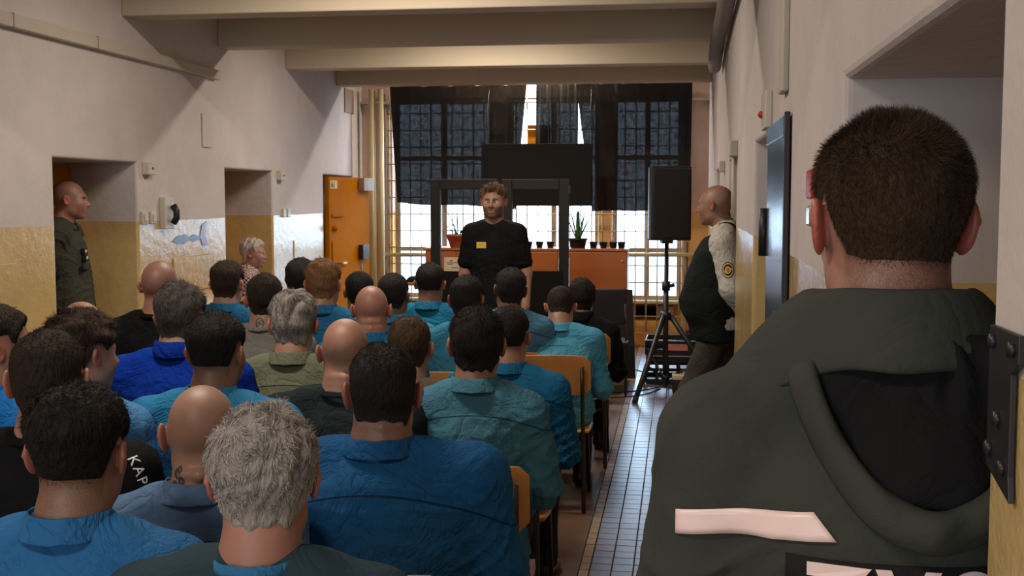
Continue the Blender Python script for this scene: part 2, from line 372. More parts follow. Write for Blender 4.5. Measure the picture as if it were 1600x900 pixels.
def loft(keys):
    """torso as stacked ellipses: keys rows (z, halfwidth, halfdepth, centre_y)"""
    K = np.array(sorted(keys), float)
    def f(X, Y, Z):
        z = Z.ravel(); sh = (1, 1, -1)
        def ip(j):
            g = np.interp(z, K[:, 0], K[:, j]); return g.reshape(sh)
        a, b, c = ip(1), ip(2), ip(3); x, y = X/a, (Y-c)/b
        k0 = np.sqrt(x*x+y*y)+1e-9; k1 = np.sqrt((x/a)**2+(y/b)**2)+1e-9
        d = k0*(k0-1)/k1
        return smax(smax(d, Z-K[-1, 0], .03), K[0, 0]-Z, .03)
    return f, (-K[:, 1].max(), (K[:, 3]-K[:, 2]).min(), K[0, 0]), (K[:, 1].max(), (K[:, 3]+K[:, 2]).max(), K[-1, 0])
def nets(D, ax, ay, az):
    S = D < 0; n = S.astype(np.int8)
    c = n[:-1, :-1, :-1]+n[1:, :-1, :-1]+n[:-1, 1:, :-1]+n[:-1, :-1, 1:]+n[1:, 1:, :-1]+n[1:, :-1, 1:]+n[:-1, 1:, 1:]+n[1:, 1:, 1:]
    act = (c > 0) & (c < 8); I = np.argwhere(act); idx = np.full(act.shape, -1, np.int32); idx[act] = np.arange(len(I))
    i, j, k = I.T; off = [(a, b, d) for a in (0, 1) for b in (0, 1) for d in (0, 1)]
    val = {o: D[i+o[0], j+o[1], k+o[2]] for o in off}
    P = np.zeros((len(I), 3), np.float32); cnt = np.zeros(len(I), np.float32)
    for o in off:
        for m in range(3):
            if o[m] == 0:
                o2 = tuple(1 if t == m else o[t] for t in range(3)); v0, v1 = val[o], val[o2]; e = (v0 < 0) != (v1 < 0)
                t = np.where(e, v0/np.where(e, v0-v1, 1), 0); q = np.array(o, np.float32)[None, :].repeat(len(I), 0); q[:, m] = t
                P += q*e[:, None]; cnt += e
    P /= cnt[:, None]
    V = np.stack([a[g]+P[:, m]*(a[np.minimum(g+1, len(a)-1)]-a[g]) for m, (a, g) in enumerate(((ax, i), (ay, j), (az, k)))], 1)
    Fs = []
    for m in range(3):
        s0 = [slice(None)]*3; s1 = [slice(None)]*3; s0[m] = slice(0, -1); s1[m] = slice(1, None)
        A, B = S[tuple(s0)], S[tuple(s1)]; E = np.argwhere(A != B); u, v = [(1, 2), (2, 0), (0, 1)][m]
        ok = (E[:, u] > 0) & (E[:, v] > 0) & (E[:, u] < idx.shape[u]) & (E[:, v] < idx.shape[v]); E = E[ok]
        def at(du, dv):
            G = E.copy(); G[:, u] -= du; G[:, v] -= dv; return idx[G[:, 0], G[:, 1], G[:, 2]]
        Q = np.stack([at(1, 1), at(0, 1), at(0, 0), at(1, 0)], 1)
        ins = S[E[:, 0], E[:, 1], E[:, 2]]; Q[~ins] = Q[~ins][:, ::-1]; Fs.append(Q)
    return V.astype(np.float32), np.concatenate(Fs)
def normals(V, F):
    n = np.cross(V[F[:, 2]]-V[F[:, 0]], V[F[:, 3]]-V[F[:, 1]]); N = np.zeros_like(V)
    for m in range(4): np.add.at(N, F[:, m], n)
    return N/(np.linalg.norm(N, axis=1, keepdims=True)+1e-12)
def wob(P, f, seed=0, n=5):
    """cheap smooth noise in about -1..1"""
    r = np.random.default_rng(seed); out = 0
    for q in range(n):
        d = r.normal(size=3); d /= np.linalg.norm(d); out = out+np.sin(P@(d*f*(1+.35*q)*1.3)+r.uniform(0, 6.3)+1.1*np.sin(P@(r.normal(size=3)*f*.5)))
    return out/n*1.5

# ---------------------------------------------------------------- skin, hair, cloth materials
def skin_mat(name, col, hair=(.03, .02, .015), rough=.48):
    m, nt, b = nm(name); L = nt.links.new
    at = node(nt, 'ShaderNodeAttribute', attribute_name='tint'); sp = node(nt, 'ShaderNodeSeparateColor'); L(at.outputs[0], sp.inputs[0])
    tc = node(nt, 'ShaderNodeTexCoord')
    n = node(nt, 'ShaderNodeTexNoise', i_Scale=28.0, i_Detail=4.0); L(tc.outputs['Object'], n.inputs['Vector'])
    a = node(nt, 'ShaderNodeMix', data_type='RGBA'); a.inputs[6].default_value = c4([c*.86 for c in col]); a.inputs[7].default_value = c4([min(1, c*1.12) for c in col]); L(n.outputs[0], a.inputs[0])
    r = node(nt, 'ShaderNodeMix', data_type='RGBA'); r.inputs[7].default_value = c4((min(1, col[0]*1.15), col[1]*.52, col[2]*.48)); L(a.outputs[2], r.inputs[6]); L(sp.outputs[1], r.inputs[0])
    n2 = node(nt, 'ShaderNodeTexNoise', i_Scale=420.0, i_Detail=2.0); L(tc.outputs['Object'], n2.inputs['Vector'])
    mr = node(nt, 'ShaderNodeMapRange'); mr.inputs[1].default_value = .38; mr.inputs[2].default_value = .62; mr.inputs[3].default_value = .45; mr.inputs[4].default_value = 1; L(n2.outputs[0], mr.inputs[0])
    mu = node(nt, 'ShaderNodeMath', operation='MULTIPLY'); L(sp.outputs[0], mu.inputs[0]); L(mr.outputs[0], mu.inputs[1])
    h = node(nt, 'ShaderNodeMix', data_type='RGBA'); h.inputs[7].default_value = c4(hair); L(r.outputs[2], h.inputs[6]); L(mu.outputs[0], h.inputs[0])
    L(h.outputs[2], b.inputs['Base Color']); b.inputs['Roughness'].default_value = rough
    b.inputs['Subsurface Weight'].default_value = .12; b.inputs['Subsurface Radius'].default_value = (.012, .004, .002); b.inputs['Subsurface Scale'].default_value = .6
    bp = node(nt, 'ShaderNodeBump', i_Strength=.25, i_Distance=.002); L(n2.outputs[0], bp.inputs['Height']); L(bp.outputs[0], b.inputs['Normal'])
    return m
def hair_mat(name, col, vary=.5):
    m, nt, b = nm(name); L = nt.links.new
    g = node(nt, 'ShaderNodeNewGeometry'); tc = node(nt, 'ShaderNodeTexCoord')
    mp = node(nt, 'ShaderNodeMapping'); mp.inputs['Scale'].default_value = (1, 1, .35); L(tc.outputs['Object'], mp.inputs[0])
    n = node(nt, 'ShaderNodeTexNoise', i_Scale=120.0, i_Detail=3.0); L(mp.outputs[0], n.inputs['Vector'])
    ad = node(nt, 'ShaderNodeMath', operation='ADD', use_clamp=False); L(g.outputs['Random Per Island'], ad.inputs[0]); L(n.outputs[0], ad.inputs[1])
    mr = node(nt, 'ShaderNodeMapRange'); mr.inputs[1].default_value = .2; mr.inputs[2].default_value = 1.6; L(ad.outputs[0], mr.inputs[0])
    x = node(nt, 'ShaderNodeMix', data_type='RGBA'); x.inputs[6].default_value = c4([c*(1-vary) for c in col]); x.inputs[7].default_value = c4([min(1, c*(1+vary)) for c in col]); L(mr.outputs[0], x.inputs[0])
    L(x.outputs[2], b.inputs['Base Color']); b.inputs['Roughness'].default_value = .75; b.inputs['Specular IOR Level'].default_value = .18
    bp = node(nt, 'ShaderNodeBump', i_Strength=1.0, i_Distance=.008); L(n.outputs[0], bp.inputs['Height']); L(bp.outputs[0], b.inputs['Normal'])
    return m
def cloth_mat(name, col, rough=.85, bump=.55, seam=None, check=None, weave=260, fade=.18):
    """cotton: faded mottling, soft creases, fine weave, optional yoke seam at the given height"""
    m, nt, b = nm(name); L = nt.links.new
    tc = node(nt, 'ShaderNodeTexCoord'); P = tc.outputs['Object']
    n = node(nt, 'ShaderNodeTexNoise', i_Scale=7.0, i_Detail=6.0, i_Roughness=.6); L(P, n.inputs['Vector'])
    x = node(nt, 'ShaderNodeMix', data_type='RGBA'); x.inputs[6].default_value = c4([c*(1-fade) for c in col]); x.inputs[7].default_value = c4([min(1, c*(1+fade)) for c in col]); L(n.outputs[0], x.inputs[0])
    colr = x.outputs[2]
    nw = node(nt, 'ShaderNodeTexNoise', i_Scale=float(weave), i_Detail=1.0); L(P, nw.inputs['Vector'])
    nf = node(nt, 'ShaderNodeTexNoise', i_Scale=5.5, i_Detail=4.0, i_Distortion=1.6, i_Roughness=.55); L(P, nf.inputs['Vector'])
    ab = node(nt, 'ShaderNodeMath', operation='SUBTRACT'); ab.inputs[1].default_value = .5; L(nf.outputs[0], ab.inputs[0])
    a2 = node(nt, 'ShaderNodeMath', operation='ABSOLUTE'); L(ab.outputs[0], a2.inputs[0])
    a3 = node(nt, 'ShaderNodeMath', operation='POWER'); a3.inputs[1].default_value = .6; L(a2.outputs[0], a3.inputs[0])
    ns = node(nt, 'ShaderNodeTexNoise', i_Scale=22.0, i_Detail=3.0, i_Distortion=1.0); L(P, ns.inputs['Vector'])
    s1 = node(nt, 'ShaderNodeMath', operation='MULTIPLY_ADD'); s1.inputs[1].default_value = .05; L(nw.outputs[0], s1.inputs[0]); L(a3.outputs[0], s1.inputs[2])
    s2 = node(nt, 'ShaderNodeMath', operation='MULTIPLY_ADD'); s2.inputs[1].default_value = .25; L(ns.outputs[0], s2.inputs[0]); L(s1.outputs[0], s2.inputs[2])
    hgt = s2.outputs[0]
    if seam is not None:
        sp = node(nt, 'ShaderNodeSeparateXYZ'); L(P, sp.inputs[0])
        nn = node(nt, 'ShaderNodeMath', operation='MULTIPLY'); nn.inputs[1].default_value = .9; L(sp.outputs[0], nn.inputs[0])
        sq = node(nt, 'ShaderNodeMath', operation='MULTIPLY'); L(nn.outputs[0], sq.inputs[0]); L(sp.outputs[0], sq.inputs[1])   # seam drops to the sides
        z = node(nt, 'ShaderNodeMath', operation='ADD'); L(sp.outputs[2], z.inputs[0]); L(sq.outputs[0], z.inputs[1])
        d = node(nt, 'ShaderNodeMath', operation='SUBTRACT'); d.inputs[1].default_value = seam; L(z.outputs[0], d.inputs[0])
        d2 = node(nt, 'ShaderNodeMath', operation='ABSOLUTE'); L(d.outputs[0], d2.inputs[0])
        ln = node(nt, 'ShaderNodeMapRange'); ln.inputs[1].default_value = .0012; ln.inputs[2].default_value = .003; L(d2.outputs[0], ln.inputs[0])
        y = node(nt, 'ShaderNodeMath', operation='GREATER_THAN'); y.inputs[1].default_value = .02; L(sp.outputs[1], y.inputs[0])
        mxs = node(nt, 'ShaderNodeMath', operation='MAXIMUM'); L(ln.outputs[0], mxs.inputs[0]); L(y.outputs[0], mxs.inputs[1])
        s3 = node(nt, 'ShaderNodeMath', operation='MULTIPLY_ADD'); s3.inputs[1].default_value = .5; L(mxs.outputs[0], s3.inputs[0]); L(hgt, s3.inputs[2]); hgt = s3.outputs[0]
        cx = node(nt, 'ShaderNodeMix', data_type='RGBA'); cx.inputs[6].default_value = c4([c*.45 for c in col]); L(mxs.outputs[0], cx.inputs[0]); L(colr, cx.inputs[7]); colr = cx.outputs[2]
    if check:
        mp = node(nt, 'ShaderNodeMapping'); mp.inputs['Rotation'].default_value = (0, 0, .0); L(P, mp.inputs[0])
        ck = node(nt, 'ShaderNodeTexChecker', i_Scale=55.0); L(mp.outputs[0], ck.inputs[0]); ck.inputs[1].default_value = c4(check[0]); ck.inputs[2].default_value = c4(check[1]); colr = ck.outputs[0]
    L(colr, b.inputs['Base Color']); b.inputs['Roughness'].default_value = rough; b.inputs['Specular IOR Level'].default_value = .12
    bp = node(nt, 'ShaderNodeBump', i_Strength=bump, i_Distance=.022); L(hgt, bp.inputs['Height']); L(bp.outputs[0], b.inputs['Normal'])
    return m
SK = {'fair': (.36, .205, .155), 'ruddy': (.36, .175, .13), 'olive': (.27, .145, .095), 'brown': (.18, .092, .058), 'tan': (.31, .16, .11)}
HC = {'black': (.012, .010, .010), 'dark': (.022, .014, .010), 'brown': (.055, .032, .018), 'ginger': (.15, .075, .035), 'grey': (.17, .155, .14),
      'pepper': (.07, .062, .055), 'white': (.36, .335, .31), 'light': (.13, .08, .045), 'silver': (.42, .38, .34)}
_mc = {}
def cached(kind, key, fn):
    if (kind, key) not in _mc: _mc[(kind, key)] = fn()
    return _mc[(kind, key)]
M['eye_white'] = mat('eye_white', (.55, .50, .46), .25, bump=0); M['iris'] = mat('dark_iris', (.03, .022, .018), .2, bump=0)

# ================================================================ HEADS
HL = np.array([(-.13, -.088), (-.065, -.082), (-.045, -.062), (-.032, .020), (-.026, .036), (.016, .040), (.024, .016), (.036, .014), (.05, .045), (.068, .068), (.085, .080), (.13, .085)])
def head_fn(p, x, y, z, base=False):
    """distance to the head in head coordinates (x right, y forward, z up, origin between the ears)"""
    ax = np.abs(x); w_ = p.get('wide', 1); jw = p.get('jaw', 1)
    d = ell(x, y, z, (0, -.014, .034), (.0765*w_, .0985, .0895))
    d = smin(d, ell(x, y, z, (0, .012, -.01), (.070*w_, .082, .085)), .03)
    d = smin(d, ell(x, y, z, (0, .034, -.050), (.056*jw, .056, .056)), .035)
    d = smin(d, np.sqrt((ax-.046*jw)**2+(y-.012)**2+(z+.062)**2)-.017, .035)       # jaw corners
    d = smin(d, ell(x, y, z, (0, .072, -.090), (.026, .020, .018)), .03)
    if base: return d
    d = smin(d, np.sqrt((ax-.036)**2+(y-.060)**2+(z+.018)**2)-.024, .03)           # cheekbones
    d = smin(d, capsule(ax, y, z, np.array([.006, .088, .030]), np.array([.040, .070, .030]), .009, .008), .018)   # brow
    d = smax(d, -(ell(ax, y, z, (.031, .094, .008), (.018, .022, .0125))), .012)    # sockets
    d = smin(d, np.sqrt((ax-.031)**2+(y-.0670)**2+(z-.006)**2)-.0135, .006)        # closed part of the lids
    d = smin(d, capsule(x, y, z, np.array([0, .088, .018]), np.array([0, .113, -.022]), .0075, .0115), .014)
    d = smin(d, np.sqrt((ax-.0115)**2+(y-.101)**2+(z+.027)**2)-.0078, .008)
    d = smax(d, -(np.sqrt((ax-.006)**2+(y-.106)**2+(z+.036)**2)-.004), .004)
    d = smin(d, ell(x, y, z, (0, .079, -.054), (.030, .018, .022)), .015)          # mouth area
    if p.get('open', 0):
        d = smax(d, -ell(x, y, z, (0, .098, -.0585), (.015, .012, .0075)), .004)
    d = smin(d, ell(x, y, z, (0, .0955, -.0500), (.021, .006, .0045)), .004)
    d = smin(d, ell(x, y, z, (0, .0945, -.0645), (.018, .007, .0055)), .004)
    # ears
    es = p.get('ear', 1); c, s = math.cos(.42), math.sin(.42)
    X = ax-.0755*w_; Y = y+.004; Z = z-.003; lx, ly = X*c+Y*s, -X*s+Y*c
    tl = .18; ly, lz = ly+Z*tl, Z
    e = ell(lx, ly+.004, lz, (.007, -.010, .0), (.0068*es, .0185*es, .0315*es))
    e = smax(e, -ell(lx, ly+.004, lz, (.014, -.006, .003), (.0075, .011*es, .021*es)), .004)
    e = smin(e, capsule(lx, ly+.004, lz, np.array([.0115, -.026, .005]), np.array([.0115, -.010, .029*es]), .0032, .0032), .005)
    return smin(d, e, .008)
def hair_fn(p, x, y, z, d):
    st = p['hair']; n = st.get('line', 0)
    zm = np.interp(y+0*z+0*x, HL[:, 0], HL[:, 1])+n
    rec = st.get('recede', 0)
    if rec: zm = np.where(y > -.0, zm, zm)+rec*sstep(y, -.05, .03)
    m = sstep(z-zm+.005*np.sin(90*x+3)*np.sin(70*y)+.005*np.sin(210*x+1)*np.cos(40*y), -.006, st.get('fade', .030))
    bald = st.get('bald', 0)
    if bald: m = m*(1-sstep(-(np.sqrt((x/1.0)**2+(y+.005)**2*.7+((z-.125)/.9)**2)-bald), -.01, .01))
    t = st['side']+(st['top']-st['side'])*sstep(z, st.get('z0', .02), st.get('z1', .10))
    ym = sstep(y, .03, .095); t = t*(1+st.get('front', .2)*ym)
    return d-t*m+(1-m)*.006, m, t
def smooth_quads(V, F, it=1):
    for _ in range(it):
        S = np.zeros_like(V); c = np.zeros(len(V), np.float32)
        for a, b in ((0, 1), (1, 2), (2, 3), (3, 0)):
            np.add.at(S, F[:, a], V[F[:, b]]); np.add.at(S, F[:, b], V[F[:, a]]); np.add.at(c, F[:, a], 1); np.add.at(c, F[:, b], 1)
        V = V*.5+S/c[:, None]*.5
    return V
def rot(yaw=0, pitch=0, roll=0):
    """head turn: yaw left, pitch down, roll to the right"""
    return np.array((Euler((-pitch, 0, 0)).to_matrix()).to_4x4().to_3x3()) if 0 else np.array(Matrix.Rotation(yaw, 3, 'Z') @ Matrix.Rotation(-pitch, 3, 'X') @ Matrix.Rotation(roll, 3, 'Y'))

_hand = {}
def hand_mesh(curl, h=.0042):
    """right hand, wrist at origin, fingers to -z, palm facing +x (towards the thigh), thumb forward +y"""
    if curl not in _hand:
        f = Field(axis(-.05, .05, h), axis(-.075, .085, h), axis(-.215, .03, h))
        f.add(lambda X, Y, Z: ell(X, Y, Z, (.0, -.002, -.052), (.0145, .041, .055)), (-.02, -.05, -.11), (.02, .05, .01), .02)
        f.cap([(0, 0, .04), (0, 0, -.01)], [.024, .024], .02)
        for y, L, r in ((.030, .072, .0085), (.010, .082, .009), (-.011, .076, .0085), (-.031, .060, .0075)):
            p = np.array([0, y*.9, -.093]); pts = [p]; a = .12
            for s_, c_ in ((.45, curl*.5), (.32, curl), (.23, curl*.8)):
                a += c_; p = p+np.array([math.sin(a), y*.12, -math.cos(a)])*L*s_; pts.append(p)
            f.cap(pts, [r*1.05, r, r*.93, r*.8], .006)
        f.cap([(.004, .026, -.025), (.016, .052, -.055), (.022, .060, -.085), (.024, .058, -.108)], [.015, .012, .0105, .0085], .012)
        _hand[curl] = f.mesh()
    return _hand[curl]

def build_strands(V, F, N, w, count, length, lift, comb, seed, width=.0011, segs=2, clump=.6):
    r = np.random.default_rng(seed)
    P = V[F]; ar = np.linalg.norm(np.cross(P[:, 2]-P[:, 0], P[:, 3]-P[:, 1]), axis=1)*w[F].mean(1); ar /= ar.sum()
    q = r.choice(len(F), count, p=ar); uv = r.random((count, 2))
    a = P[q, 0]*(1-uv[:, :1])+P[q, 1]*uv[:, :1]; b = P[q, 3]*(1-uv[:, :1])+P[q, 2]*uv[:, :1]; R = a*(1-uv[:, 1:])+b*uv[:, 1:]
    n = N[F[q, 0]]; ln = length(R)*(.65+.6*r.random(count))
    c = comb(R, n); c = c+clump*np.stack([wob(R, 60, seed+k, 3) for k in range(3)], 1); c = c-n*(c*n).sum(1, keepdims=True)
    d = n*lift+c*(1-lift)+.22*r.normal(size=(count, 3)); d /= np.linalg.norm(d, axis=1, keepdims=True)
    side = np.cross(d, n+.6*r.normal(size=(count, 3))); side /= np.linalg.norm(side, axis=1, keepdims=True)+1e-9
    pts = [R-n*.0008]; dd = d.copy()
    for s in range(segs):
        dd = dd+c*(.35)-n*.05; dd /= np.linalg.norm(dd, axis=1, keepdims=True); pts.append(pts[-1]+dd*(ln/segs)[:, None])
    VV = []; 
    for s, p in enumerate(pts):
        ww = width*(1-.75*s/segs)*.5; VV += [p-side*ww, p+side*ww]
    VV = np.stack(VV, 1).reshape(-1, 3); k = 2*(segs+1); base = (np.arange(count)*k)[:, None]
    FF = np.concatenate([base+np.array([2*s, 2*s+1, 2*s+3, 2*s+2]) for s in range(segs)])
    return VV, FF
# ================================================================ PEOPLE
def sub_xy(p): return np.array(p, np.float32)
def make_head_body(root, p, hc, Rh, N, h, torso_add, arms=None, hands=()):
    """one continuous skin: head, neck, trunk and arms in a single field"""
    sc = p.get('size', 1.0)
    lo_x = -.36; f = Field(axis(-p.get('gx', .36), p.get('gx', .36), .014, hc[0]-.115, hc[0]+.115, h), axis(p.get('gy0', -.26), p.get('gy1', .55), .014, hc[1]-.13, hc[1]+.145, h),
              axis(p.get('gz0', .40), hc[2]+.16, .014, hc[2]-.165, hc[2]+.15, h))
    torso_add(f, -.014)
    # neck
    A = hc+Rh@np.array([0, -.022, -.055])*sc; nr = p.get('neck', .060)
    f.cap([A, A*.5+N*.5, N], [nr*.96, nr, nr*1.08], .035)
    q = f.sl(hc-.17, hc+.17); X, Y, Z = f.xyz(q); X = X-hc[0]; Y = Y-hc[1]; Z = Z-hc[2]; Ri = Rh.T/sc
    x, y, z = (Ri[m, 0]*X+Ri[m, 1]*Y+Ri[m, 2]*Z for m in range(3))
    f.D[q] = smin(f.D[q], head_fn(p, x, y, z)*sc, .022)
    if p.get('rolls'):     # skin folds at the nape
        for zz in p['rolls']:
            c = hc+Rh@np.array([0, -.088, zz])*sc
            f.cap([c+Rh@np.array([-.04, .012, 0]), c+Rh@np.array([0, -.004, -.003]), c+Rh@np.array([.04, .012, 0])], [.006, .009, .006], .016)
    V, F = f.mesh()
    parts = [(V, F)]
    for (W, Q) in hands: parts.append((W, Q))
    off = 0; VV = []; FF = []
    for V_, F_ in parts: VV.append(V_); FF.append(F_+off); off += len(V_)
    VV = np.concatenate(VV); FF = np.concatenate(FF)
    o = mesh_np('body', VV, FF, cached('skin', (p['skin'], p.get('stub_col', p['hair'].get('col', 'dark') if p.get('hair') else 'dark')),
        lambda: skin_mat('skin_'+p['skin'], SK[p['skin']], HC[p.get('stub_col', p['hair'].get('col', 'dark') if p.get('hair') else 'dark')])), root)
    # tint attribute: R stubble or hair colour, G redness
    L = (VV-hc)@Rh/sc; x, y, z = L.T; zm = np.interp(y, HL[:, 0], HL[:, 1])
    near = (np.abs(x) < .13) & (np.abs(y) < .15) & (z > -.13)
    sm = sstep(z-zm, -.034, .014)*near*(.5+.5*sstep(z, -.09, .03)); ear = (np.abs(x) > .0775*p.get('wide', 1)) & (np.abs(y+.008) < .032) & (np.abs(z) < .036)
    st = p.get('stub', .0); top = p.get('stub_top', st)
    R = sm*(st+(top-st)*sstep(z, .045, .09)); R[ear & (z < .04)] = 0
    nape = sstep(-y, .03, .07)*sstep(z, -.125, -.07)*near*p.get('nape', .0); R = np.maximum(R, nape)
    brow = (np.abs(np.abs(x)-.029) < .019) & (np.abs(z-.026) < .0055) & (y > .05) & near
    R[brow] = np.maximum(R[brow], .75)
    bd = p.get('beard', 0)
    if bd:
        mk = near & (z > -.108) & (y > .0) & (z < -.020-.35*np.abs(y-.06)) & ~((np.abs(x) < .021) & (z > -.071) & (z < -.046) & (y > .085)); mk |= near & (y > .08) & (np.abs(x) < .026) & (z < -.036) & (z > -.047)
        mk2 = near & (z > -.10) & (z < -.03) & (y > .01) & (y < .05) & (np.abs(x) > .04)
        R[mk | mk2] = np.maximum(R[mk | mk2], bd)
    G = np.zeros(len(VV)); G[ear] = p.get('earred', .55); G[near & (y > .100) & (np.abs(x) < .02) & (z > -.04) & (z < .0)] = .3
    G[near & (np.abs(x) < .022) & (np.abs(z+.057) < .014) & (y > .086)] = .6
    if p.get('open'): inn = near & (np.abs(x) < .014) & (np.abs(z+.0585) < .006) & (y > .07) & (y < .0935); R[inn] = .85
    G += .12*(near == 0)
    ca = o.data.color_attributes.new('tint', 'FLOAT_COLOR', 'POINT'); ca.data.foreach_set('color', np.stack([R, G, 0*R, 0*R+1], 1).astype(np.float32).ravel())
    return o
def make_hair(root, p, hc, Rh, N, h, dist):
    st = p['hair']; sc = p.get('size', 1.0)
    f = Field(axis(-.14, .14, h), axis(-.15, .15, h), axis(-.16, .17, h))
    X, Y, Z = f.xyz((slice(None),)*3); d = head_fn(p, X, Y, Z, base=True)
    Nh = (N-hc)@Rh/sc; nr = p.get('neck', .060)
    d = smin(d, capsule(X, Y, Z, np.array([0, -.022, -.055]), Nh, nr*.96, nr*1.08)*1.0, .022)
    dh, m, t = hair_fn(p, X, Y, Z, d); f.D = dh.astype(np.float32)
    V, F = f.mesh(); V = V[:, :]
    Nn = normals(V, F); x, y, z = V.T
    _, mv, tv = hair_fn(p, x, y, z, np.zeros(len(V)))
    ms = st.get('messy', .15)
    hn = wob(V*np.array([1, 1, .6]), st.get('freq', 55), p['seed'], 6)*ms*tv*mv
    V = V+Nn*hn[:, None]
    VV, FF = V, F
    n = int(st.get('n', 0))
    if n:
        Lh = st.get('len', .012)
        def length(R):
            _, m_, t_ = hair_fn(p, R[:, 0], R[:, 1], R[:, 2], np.zeros(len(R))); return np.maximum(np.clip(t_*m_, .002, 1)*Lh, st.get('minlen', .002))
        def comb(R, n_):
            dn = np.zeros_like(R); dn[:, 2] = -1; dn[:, 1] = -.25+0*R[:, 1]
            tp = sstep(R[:, 2], .08, .12)[:, None]; sw = np.stack([-R[:, 1]-.05, R[:, 0]+.3*R[:, 0], 0*R[:, 0]], 1)*12
            if st.get('fwd'): sw = np.stack([R[:, 0]*3, 0*R[:, 0]+.8, 0*R[:, 0]], 1)
            return dn*(1-tp)+sw*tp
        S, Q = build_strands(V, F, Nn, np.where(mv > .15, np.clip(mv, .05, 1), 0.0)+1e-6, n, length, st.get('lift', .35), comb, p['seed'], width=st.get('w', .0012), segs=st.get('segs', 2), clump=st.get('clump', .6))
        VV = np.concatenate([V, S]); FF = np.concatenate([F, Q+len(V)])
    VV = (VV*sc)@Rh.T+hc
    return mesh_np('hair', VV, FF, cached('hair', (st['col'], st.get('vary', .5)), lambda: hair_mat('hair_'+st['col'], HC[st['col']], st.get('vary', .5))), root)
def folds(V, Nn, seed, amp, zmid, kind='shirt'):
    """cloth creases: sharp-ridged, running from the armpits to the small of the back and across the sleeves"""
    x, y, z = V.T
    w1 = np.sin(38*(z+.55*np.abs(x))+5*wob(V, 7, seed, 3)+seed); w2 = np.sin(30*(z-.9*x)+4*wob(V, 9, seed+1, 3)+2*seed)
    w3 = np.sin(26*x+3*wob(V, 8, seed+2, 3)); e = wob(V, 9, seed+3, 4)
    low = sstep(zmid-z, -.02, .22); side = sstep(np.abs(x), .12, .22)
    r = (1-np.abs(w1))**2.2*(.35+.9*low)+(1-np.abs(w2))**2.5*(.25+.8*side)+(1-np.abs(w3))**2.6*.5*low
    amp = amp*sstep(zmid+.15-z, .0, .09)
    return V+Nn*((r-.45)*amp*(.6+.5*e)+wob(V, 14, seed+5, 4)*amp*.45)[:, None]
def collar(root, N, hc, col_mat, h0=.0, r=(.074, .080), kind='shirt', zoff=0.0, flare=.016, tall=.042, tilt=.35, name='collar'):
    """turned-down shirt collar, or the ribbed band of a T-shirt"""
    ax = (hc-N); ax = ax/np.linalg.norm(ax); n = 40
    if kind == 'tee': prof = [(0, -.006), (.0, .010), (.003, .0125), (.007, .010), (.010, -.010)]
    elif kind == 'zip': prof = [(0, -.012), (-.001, tall), (.003, tall+.004), (.008, tall), (.012, -.012)]
    else: prof = [(0, -.014), (-.001, tall*.9), (.002, tall+.002), (.007, tall-.001), (flare, -.000), (flare+.004, -.008), (flare+.001, -.011), (flare-.005, -.004), (.006, tall*.62)]
    V = []; F = []; closed = kind == 'tee' or kind == 'zip'; m = len(prof)
    a0 = 0 if closed else .17; 
    for i in range(n+1):
        u = i/n; th = PI/2+a0+(2*PI-2*a0)*u          # start at the front, all round the back
        ct, sn = math.cos(th), math.sin(th); fr = max(0, sn)   # 1 in front
        drop = -.050*fr**1.3 if not kind == 'tee' else -.034*fr**1.2
        for (dr, dz) in prof:
            k = 1 if kind == 'tee' else (1+.5*fr*(1 if dr > .004 else 0))
            x = (r[0]+dr*k)*ct; y = (r[1]+dr*k+(.012*fr if kind != 'tee' else -.004*fr))*sn
            z = dz*(1 if dz > 0 else 1+.9*fr*(dr > .008)) + drop - tilt*.0*y
            V.append((N[0]+x, N[1]+y+ax[1]*z*.6+.004, N[2]+z+zoff+.0012*math.sin(9*th)))
    for i in range(n):
        for j in range(m):
            a, b = i*m+j, i*m+(j+1) % m; F.append((a, b, b+m, a+m))
    if not closed: pass
    o = mesh_np(name, V, F, col_mat, root)
    s = o.modifiers.new('sub', 'SUBSURF'); s.levels = s.render_levels = 1
    return o
def shoes(root, feet, m):
    for (fx, fy, ang) in feet:
        bm = bmesh.new(); f = Field(axis(-.06, .06, .009), axis(-.12, .2, .009), axis(-.005, .14, .009))
        f.add(lambda X, Y, Z: ell(X, Y, Z, (0, -.035, .04), (.038, .065, .05)), (-.05, -.11, 0), (.05, .04, .1), .03)
        f.add(lambda X, Y, Z: ell(X, Y, Z, (0, .085, .028), (.046, .095, .034)), (-.05, -.02, 0), (.05, .19, .08), .04)
        f.cap([(0, -.05, .05), (0, -.055, .11)], [.04, .042], .03); f.D = np.maximum(f.D, -(f.xyz((slice(None),)*3)[2]-.004))
        V, F = f.mesh(); c, s = math.cos(ang), math.sin(ang)
        V = np.stack([V[:, 0]*c-V[:, 1]*s+fx, V[:, 0]*s+V[:, 1]*c+fy, V[:, 2]], 1)
        mesh_np('shoe', V, F, m, root); bm.free()

def shirt_mesh(root, p, torso_add, h, hc, name='shirt', gx=.40, gy=(-.30, .52), z0=.42, short=False):
    f = Field(axis(-gx, gx, h), axis(gy[0], gy[1], h), axis(z0, hc[2]-.06, h)); torso_add(f, 0.0, cloth=True)
    V, F = f.mesh(); Nn = normals(V, F); amp = p.get('fold', .0125)
    V = folds(V, Nn, p['seed'], amp, hc[2]-.30); 
    return mesh_np(name, V, F, p['_shirt'], root)

